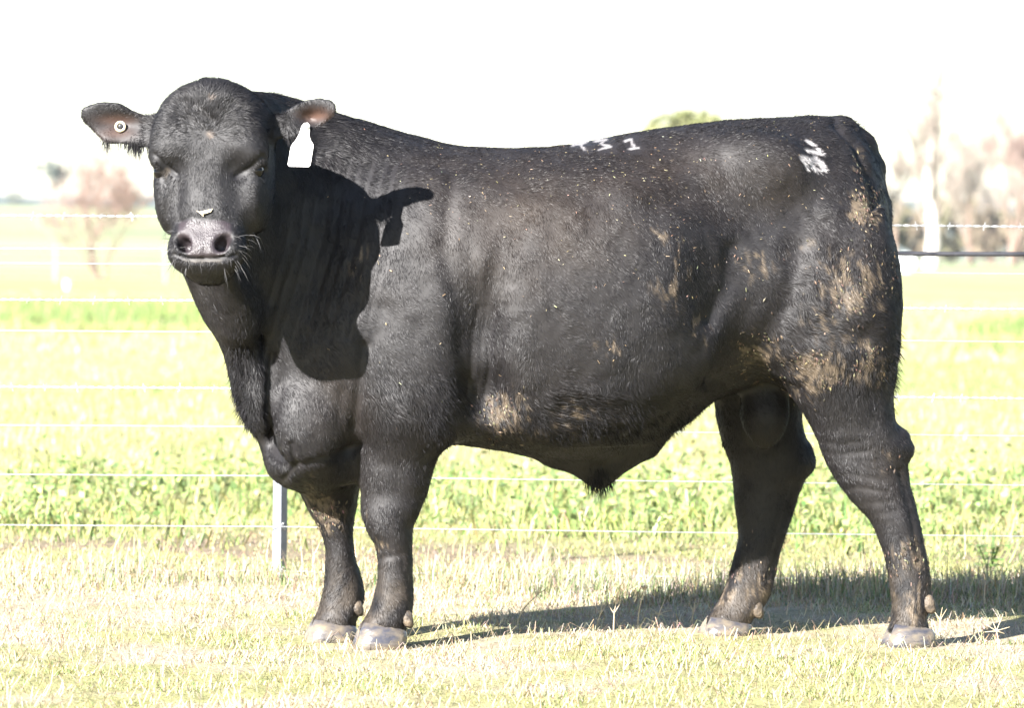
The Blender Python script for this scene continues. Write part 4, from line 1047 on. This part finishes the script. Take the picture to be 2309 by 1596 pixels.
# ================================================================== ear tags
m_tag = new_mat('tag_white', .4, .5, (.80, .79, .76))
m_ink = new_mat('tag_ink', .6, .3, (.62, .55, .40))
def surf_y(u, v, ymax=9.0, rad=7):
    m = (np.abs(bu - u) < rad) & (np.abs(bv - v) < rad)
    return BV[m, 1].min() if m.any() else -.5
TAGP = [(680, 283), (686, 277), (693, 276), (698, 282), (698, 292), (697, 305), (700, 315), (706, 325), (706, 333), (700, 372), (696, 376), (653, 375), (649, 371), (655, 334), (658, 326), (668, 313), (675, 300)]
ty = surf_y(688, 292) - .006
top = P(688, 284, ty)
tg = empty('ear_tag', tuple(top)); tag(tg, "white bottle-shaped plastic tag hanging from the bull's ear", 'ear tag')
def plate(poly, Y, th, lean):
    pp = [P(u, v, Y) for u, v in poly]; n_ = len(pp); z0 = pp[0][2]
    fr_ = [(p[0], p[1] + lean * (z0 - p[2]), p[2]) for p in pp]; bk = [(p[0], p[1] + th, p[2]) for p in fr_]
    return np.array(fr_ + bk), [list(range(n_)), list(range(2 * n_ - 1, n_ - 1, -1))] + [[i, n_ + i, n_ + (i + 1) % n_, (i + 1) % n_] for i in range(n_)]
V, F = plate(TAGP, ty, .002, -.12)
V = np.array(V); childto(np_mesh('panel', V, F, m_tag), tg)
V, F = uv_ball(P(689, 286, ty - .003), .008, 14, 8, (1, .5, 1)); childto(np_mesh('stud', V, F, m_tag, smooth=True), tg)
# faded printing low on the tag
zt0 = P(680, 283, ty)[2]
def ink(strokes, wd):
    VV, FF = [], []
    for a, b_ in strokes:
        pa, pb = P(*a, ty), P(*b_, ty); d = norm(pb - pa); s_ = np.array([-d[2], 0, d[0]]) * wd
        o = len(VV)
        for p in (pa - s_, pa + s_, pb + s_, pb - s_): VV.append((p[0], ty - .12 * (zt0 - p[2]) - .0012, p[2]))
        FF.append([o, o + 1, o + 2, o + 3])
    return np.array(VV), FF
V, F = ink([((676, 350), (676, 356)), ((676, 356), (682, 357)), ((683, 345), (683, 356)), ((687, 345), (687, 356)), ((690, 346), (697, 346)), ((697, 346), (695, 356)),
            ((662, 362), (662, 368)), ((668, 361), (668, 368)), ((665, 361), (671, 361)), ((681, 363), (683, 368)), ((690, 362), (694, 362)), ((690, 368), (694, 367))], .0007)
childto(np_mesh('printing', V, F, m_ink), tg)
by = surf_y(271, 285, rad=10) - .004
bt = empty('button_tag', tuple(P(271, 285, by))); tag(bt, "round pale metal button tag with dark centre clipped in the bull's ear", 'ear tag')
m_btn = noise_mix(new_mat('button_brass', .3, .5, (.7, .6, .4), .35), (.55, .46, .30), (.78, .72, .58), 120, 3)
c0 = P(271, 285, by)
def ring(c, r0, r1, th, tilt):
    V, F = lathe([(r0, 0), (r0, -th), ((r0 + r1) / 2, -th * 1.4), (r1, -th), (r1, 0)], (0, 0, 0), 'y', 24)
    V = np.array(V); R_ = np.array(Matrix.Rotation(tilt, 3, 'Z')); return V @ R_.T + c, F
V, F = ring(c0, .0075, .0145, .004, .25); childto(np_mesh('rim', V, F, m_btn, smooth=True), bt)
V, F = uv_ball(c0 + np.array([.001, -.001, 0]), .0085, 14, 8, (1, .35, 1)); childto(np_mesh('centre', V, F, m_pipe, smooth=True), bt)

# ================================================================== bits of straw and mud on the coat, leaf on the nose
m_straw = attr_mat('straw_bits', .6, .3)
def flecks(n_, blobs, l0, l1, wd):
    w_ = np.zeros(len(BV))
    for cu, cv, ru, rv, k in blobs: w_ = np.maximum(w_, k * np.exp(-((bu - cu) / ru) ** 2 - ((bv - cv) / rv) ** 2))
    w_ *= (BN[:, 1] < 0) * (BV[:, 1] > -.55)
    i = rng.choice(len(BV), n_, p=w_ / w_.sum()); p = BV[i] + BN[i] * .006 + rng.normal(0, .002, (n_, 3))
    t = norm(np.cross(BN[i], rng.normal(size=(n_, 3)))); s_ = np.cross(BN[i], t); L = (l0 + (l1 - l0) * rng.random(n_) ** 2)[:, None]; b_ = wd * (.6 + .8 * rng.random((n_, 1)))
    V = np.stack([p - t * L - s_ * b_, p + t * L - s_ * b_, p + t * L + s_ * b_, p - t * L + s_ * b_, p + BN[i] * b_ * 1.5], 1).reshape(-1, 3)
    k = np.arange(n_)[:, None] * 5
    F = np.concatenate([np.hstack([k + a, k + (a + 1) % 4, k + 4]) for a in range(4)])
    return V, F, np.repeat(pick(n_, (np.array([.26, .20, .12]), np.array([.42, .36, .24]), np.array([.15, .11, .07])), (3, 1, 3), .5), 5, 0)
p1 = flecks(380, [(1150, 420, 200, 110, .8), (1480, 420, 300, 90, 1), (1300, 480, 250, 150, .6), (1750, 330, 200, 60, .5), (1020, 380, 80, 80, .6)], .001, .004, .0005)
p2 = flecks(110, [(1530, 620, 60, 90, 1), (1690, 600, 70, 60, .8), (1375, 790, 30, 20, .6), (1940, 620, 80, 200, .5), (820, 600, 60, 60, .5), (1590, 740, 20, 50, .8), (2040, 1270, 40, 60, .9), (1000, 760, 200, 200, .15)], .0015, .0055, .0007)
V, F, c_ = join([p1, p2])
tag(np_mesh('straw_bits', V, F, m_straw, None, c_), 'scattered bits of straw and chaff clinging to the coat of the bull', 'straw', kind='stuff')
# clods of dried mud caught in the hair of the buttock, thigh and hind leg
def clods(n_, blobs):
    w_ = np.zeros(len(BV))
    for cu, cv, ru, rv, k in blobs: w_ = np.maximum(w_, k * np.exp(-((bu - cu) / ru) ** 2 - ((bv - cv) / rv) ** 2))
    w_ *= (BN[:, 1] < .2) * (BV[:, 1] > -.5) * sstep(.35, .65, vnoise(BV, 35, 17))
    i = rng.choice(len(BV), n_, p=w_ / w_.sum()); N = BN[i]; p = BV[i] + N * .003
    d = norm(np.array([[.25, 0, -1.0]]) + rng.normal(0, .45, (n_, 3))); d = norm(d - N * (d * N).sum(1, keepdims=True)); s_ = np.cross(N, d)
    L = (.0025 + .005 * rng.random(n_))[:, None]; b_ = L * (.30 + .2 * rng.random((n_, 1))); h_ = b_ * .8
    V = np.stack([p - d * L, p - s_ * b_, p + d * L, p + s_ * b_, p + N * h_ - d * L * .3, p + N * h_ * .8 + d * L * .4], 1).reshape(-1, 3); k = np.arange(n_)[:, None] * 6
    tri = ((0, 1, 4), (1, 5, 4), (1, 2, 5), (2, 3, 5), (3, 4, 5), (3, 0, 4))
    F = np.concatenate([np.hstack([k + a, k + b2, k + c2]) for a, b2, c2 in tri])
    return V, F, np.repeat(pick(n_, (np.array([.095, .073, .050]), np.array([.16, .125, .085]), np.array([.045, .035, .026])), (3, 1.5, 3), .5), 6, 0)
V, F, c_ = clods(1100, [(1840, 835, 60, 38, 1), (1960, 800, 34, 50, .7), (1945, 470, 30, 38, 1.2), (1935, 390, 10, 40, .4), (2050, 1262, 34, 40, .8), (1140, 935, 45, 36, .5), (742, 1160, 26, 26, .9), (1700, 795, 40, 50, .4), (1920, 640, 70, 60, .3), (1672, 1280, 40, 50, .2), (1995, 1040, 16, 24, .3)])
md = childto(np_mesh('mud_clods', V, F, m_straw, None, c_), bull); tag(md, kind='stuff')
ny = surf_y(463, 478, rad=6)
lf = [(441, 474), (449, 477), (462, 474), (478, 470), (474, 477), (465, 480), (456, 482), (458, 488), (452, 482)]
V, F = plate([(a - 4 + 5, b_) for a, b_ in lf], ny - .006, .0015, -.15)
tag(np_mesh('dry_leaf', V, F, new_mat('leaf_pale', .6, .3, (.62, .55, .38))), "scrap of pale dry leaf lying on the bull's nose", 'leaf')

# ================================================================== stalks and weeds standing by themselves
m_stalk = noise_mix(new_mat('dry_stalk', .7, .25), (.42, .34, .22), (.58, .49, .34), 60, 3)
m_weed = attr_mat('weed_leaf', .55, .3, trans=.2)
def stalk(u, vb, vt, lean, head, label):
    g = PG(u, vb); g[2] = gz(np.array([g[0]]), np.array([g[1]]))[0]; h_ = (vb - vt) * (g[1] + 12) / F_PX
    root = empty('dry_stalk', tuple(g)); tag(root, label, 'stalk', 'dry stalks standing in the turf')
    pts = [g + np.array([lean * h_ * t * t, .1 * lean * h_ * t, h_ * t]) for t in np.linspace(0, 1, 6)]; pts[0][2] -= .01
    V, F = tube([(pts[k], pts[k + 1], .0022 - .0002 * k, .002 - .0002 * k) for k in range(5)], 5); childto(np_mesh('stem', V, F, m_stalk, smooth=True), root)
    tip = pts[-1]
    if head == 'tuft':
        sg = [(tip, tip + norm(np.array([math.cos(a) * .8, math.sin(a) * .4, .9 + .3 * math.sin(3 * a)])) * .014, .0028, .0010) for a in np.linspace(0, 6, 9)]
    elif head == 'fork':
        sg = [(pts[3], pts[3] + np.array([dx, .005, dz]) * .9, .0016, .0006) for dx, dz in ((.04, .012), (-.03, .018), (.025, -.008), (.02, .05), (-.035, -.004))]
    else:
        sg = [(pts[4], pts[4] + np.array([dx, .004, dz]), .0014, .0006) for dz, dx in ((.03, .018), (.024, -.016), (.035, .006))]
    V, F = tube([(np.array(a), np.array(b_), c, d) for a, b_, c, d in sg], 4); childto(np_mesh('seed_head', V, F, m_stalk), root)
for a in ((1437, 1416, 1330, .17, 'tuft', 'pale upright stalk with a tufted head, in front of the shadow'), (1481, 1410, 1368, .25, 'fork', 'brown forked seed stalk beside the pale tufted stalk'), (1383, 1424, 1374, .02, 'twig', 'short pale twiggy stalk between a thin leaning stalk and the tufted stalk'),
          (1345, 1420, 1378, .30, 'plain', 'thin straw stalk leaning over short turf before the belly shadow'), (1560, 1408, 1372, .12, 'plain', 'thin straw stalk just in front of the far hind foot'), (1165, 1424, 1330, .75, 'plain', 'long reddish stalk leaning across the tip of the shadow'),
          (2250, 1452, 1400, -.25, 'fork', 'pale forked stalk behind the near hind foot'), (2118, 1432, 1388, .02, 'plain', 'single straw stalk at the heel of the near hind foot')):
    stalk(*a)
def leafy_weed(u, vb, vt, seed, label, n_st=5):
    rs = np.random.default_rng(seed); g = PG(u, vb); g[2] = 0; h_ = (vb - vt) * (g[1] + 12) / F_PX; root = empty('broadleaf_weed', tuple(g)); tag(root, label, 'weed', 'broadleaf weeds in the lush strip')
    sg, VV, FF, CC = [], [], [], []
    for k in range(n_st):
        a = rs.random() * 6.28; l_ = .25 + .5 * rs.random(); p = g.copy()
        for q in range(4):
            p2 = p + np.array([math.cos(a) * l_, math.sin(a) * l_, 1.0]) * h_ / 4 * (.7 + .5 * rs.random()); sg.append((p, p2, .003, .0025)); p = p2
            for z in range(2):
                b_ = rs.random() * 6.28; d = norm(np.array([math.cos(b_), math.sin(b_), .35])); s_ = norm(np.cross(d, [0, 0, 1.0])); L = .03 + .03 * rs.random(); o = len(VV)
                for f_, w_ in ((0, .05), (.35, .32), (.7, .26)): VV += [p + d * L * f_ - s_ * L * w_ - [0, 0, L * .3 * f_ * f_], p + d * L * f_ + s_ * L * w_ - [0, 0, L * .3 * f_ * f_]]
                VV.append(p + d * L - [0, 0, L * .35]); FF += [[o, o + 1, o + 3, o + 2], [o + 2, o + 3, o + 5, o + 4], [o + 4, o + 5, o + 6]]
                CC += [np.array([.12, .20, .05]) * (.7 + .6 * rs.random())] * 7
    V, F = tube(sg, 4); childto(np_mesh('stem', V, F, m_weed, None, np.repeat(np.array([[.16, .22, .07]]), len(V), 0)), root)
    childto(np_mesh('leaves', np.array(VV), FF, m_weed, None, np.array(CC)), root)
leafy_weed(190, 1130, 1035, 5, 'tall broadleaf weed rising above the second plain wire from the ground')
leafy_weed(260, 1125, 1050, 6, 'leafy weed beside the tallest broadleaf weed, on the steel post side', 4)
leafy_weed(95, 1140, 1075, 7, 'bushy broadleaf weed beside the tallest one, away from the steel post', 6)
leafy_weed(340, 1135, 1075, 8, 'lower leafy weed between the tallest weed and the steel post', 5)
leafy_weed(2230, 1290, 1230, 9, 'low dark leafy weed behind the near hind foot, beyond the fence', 5)
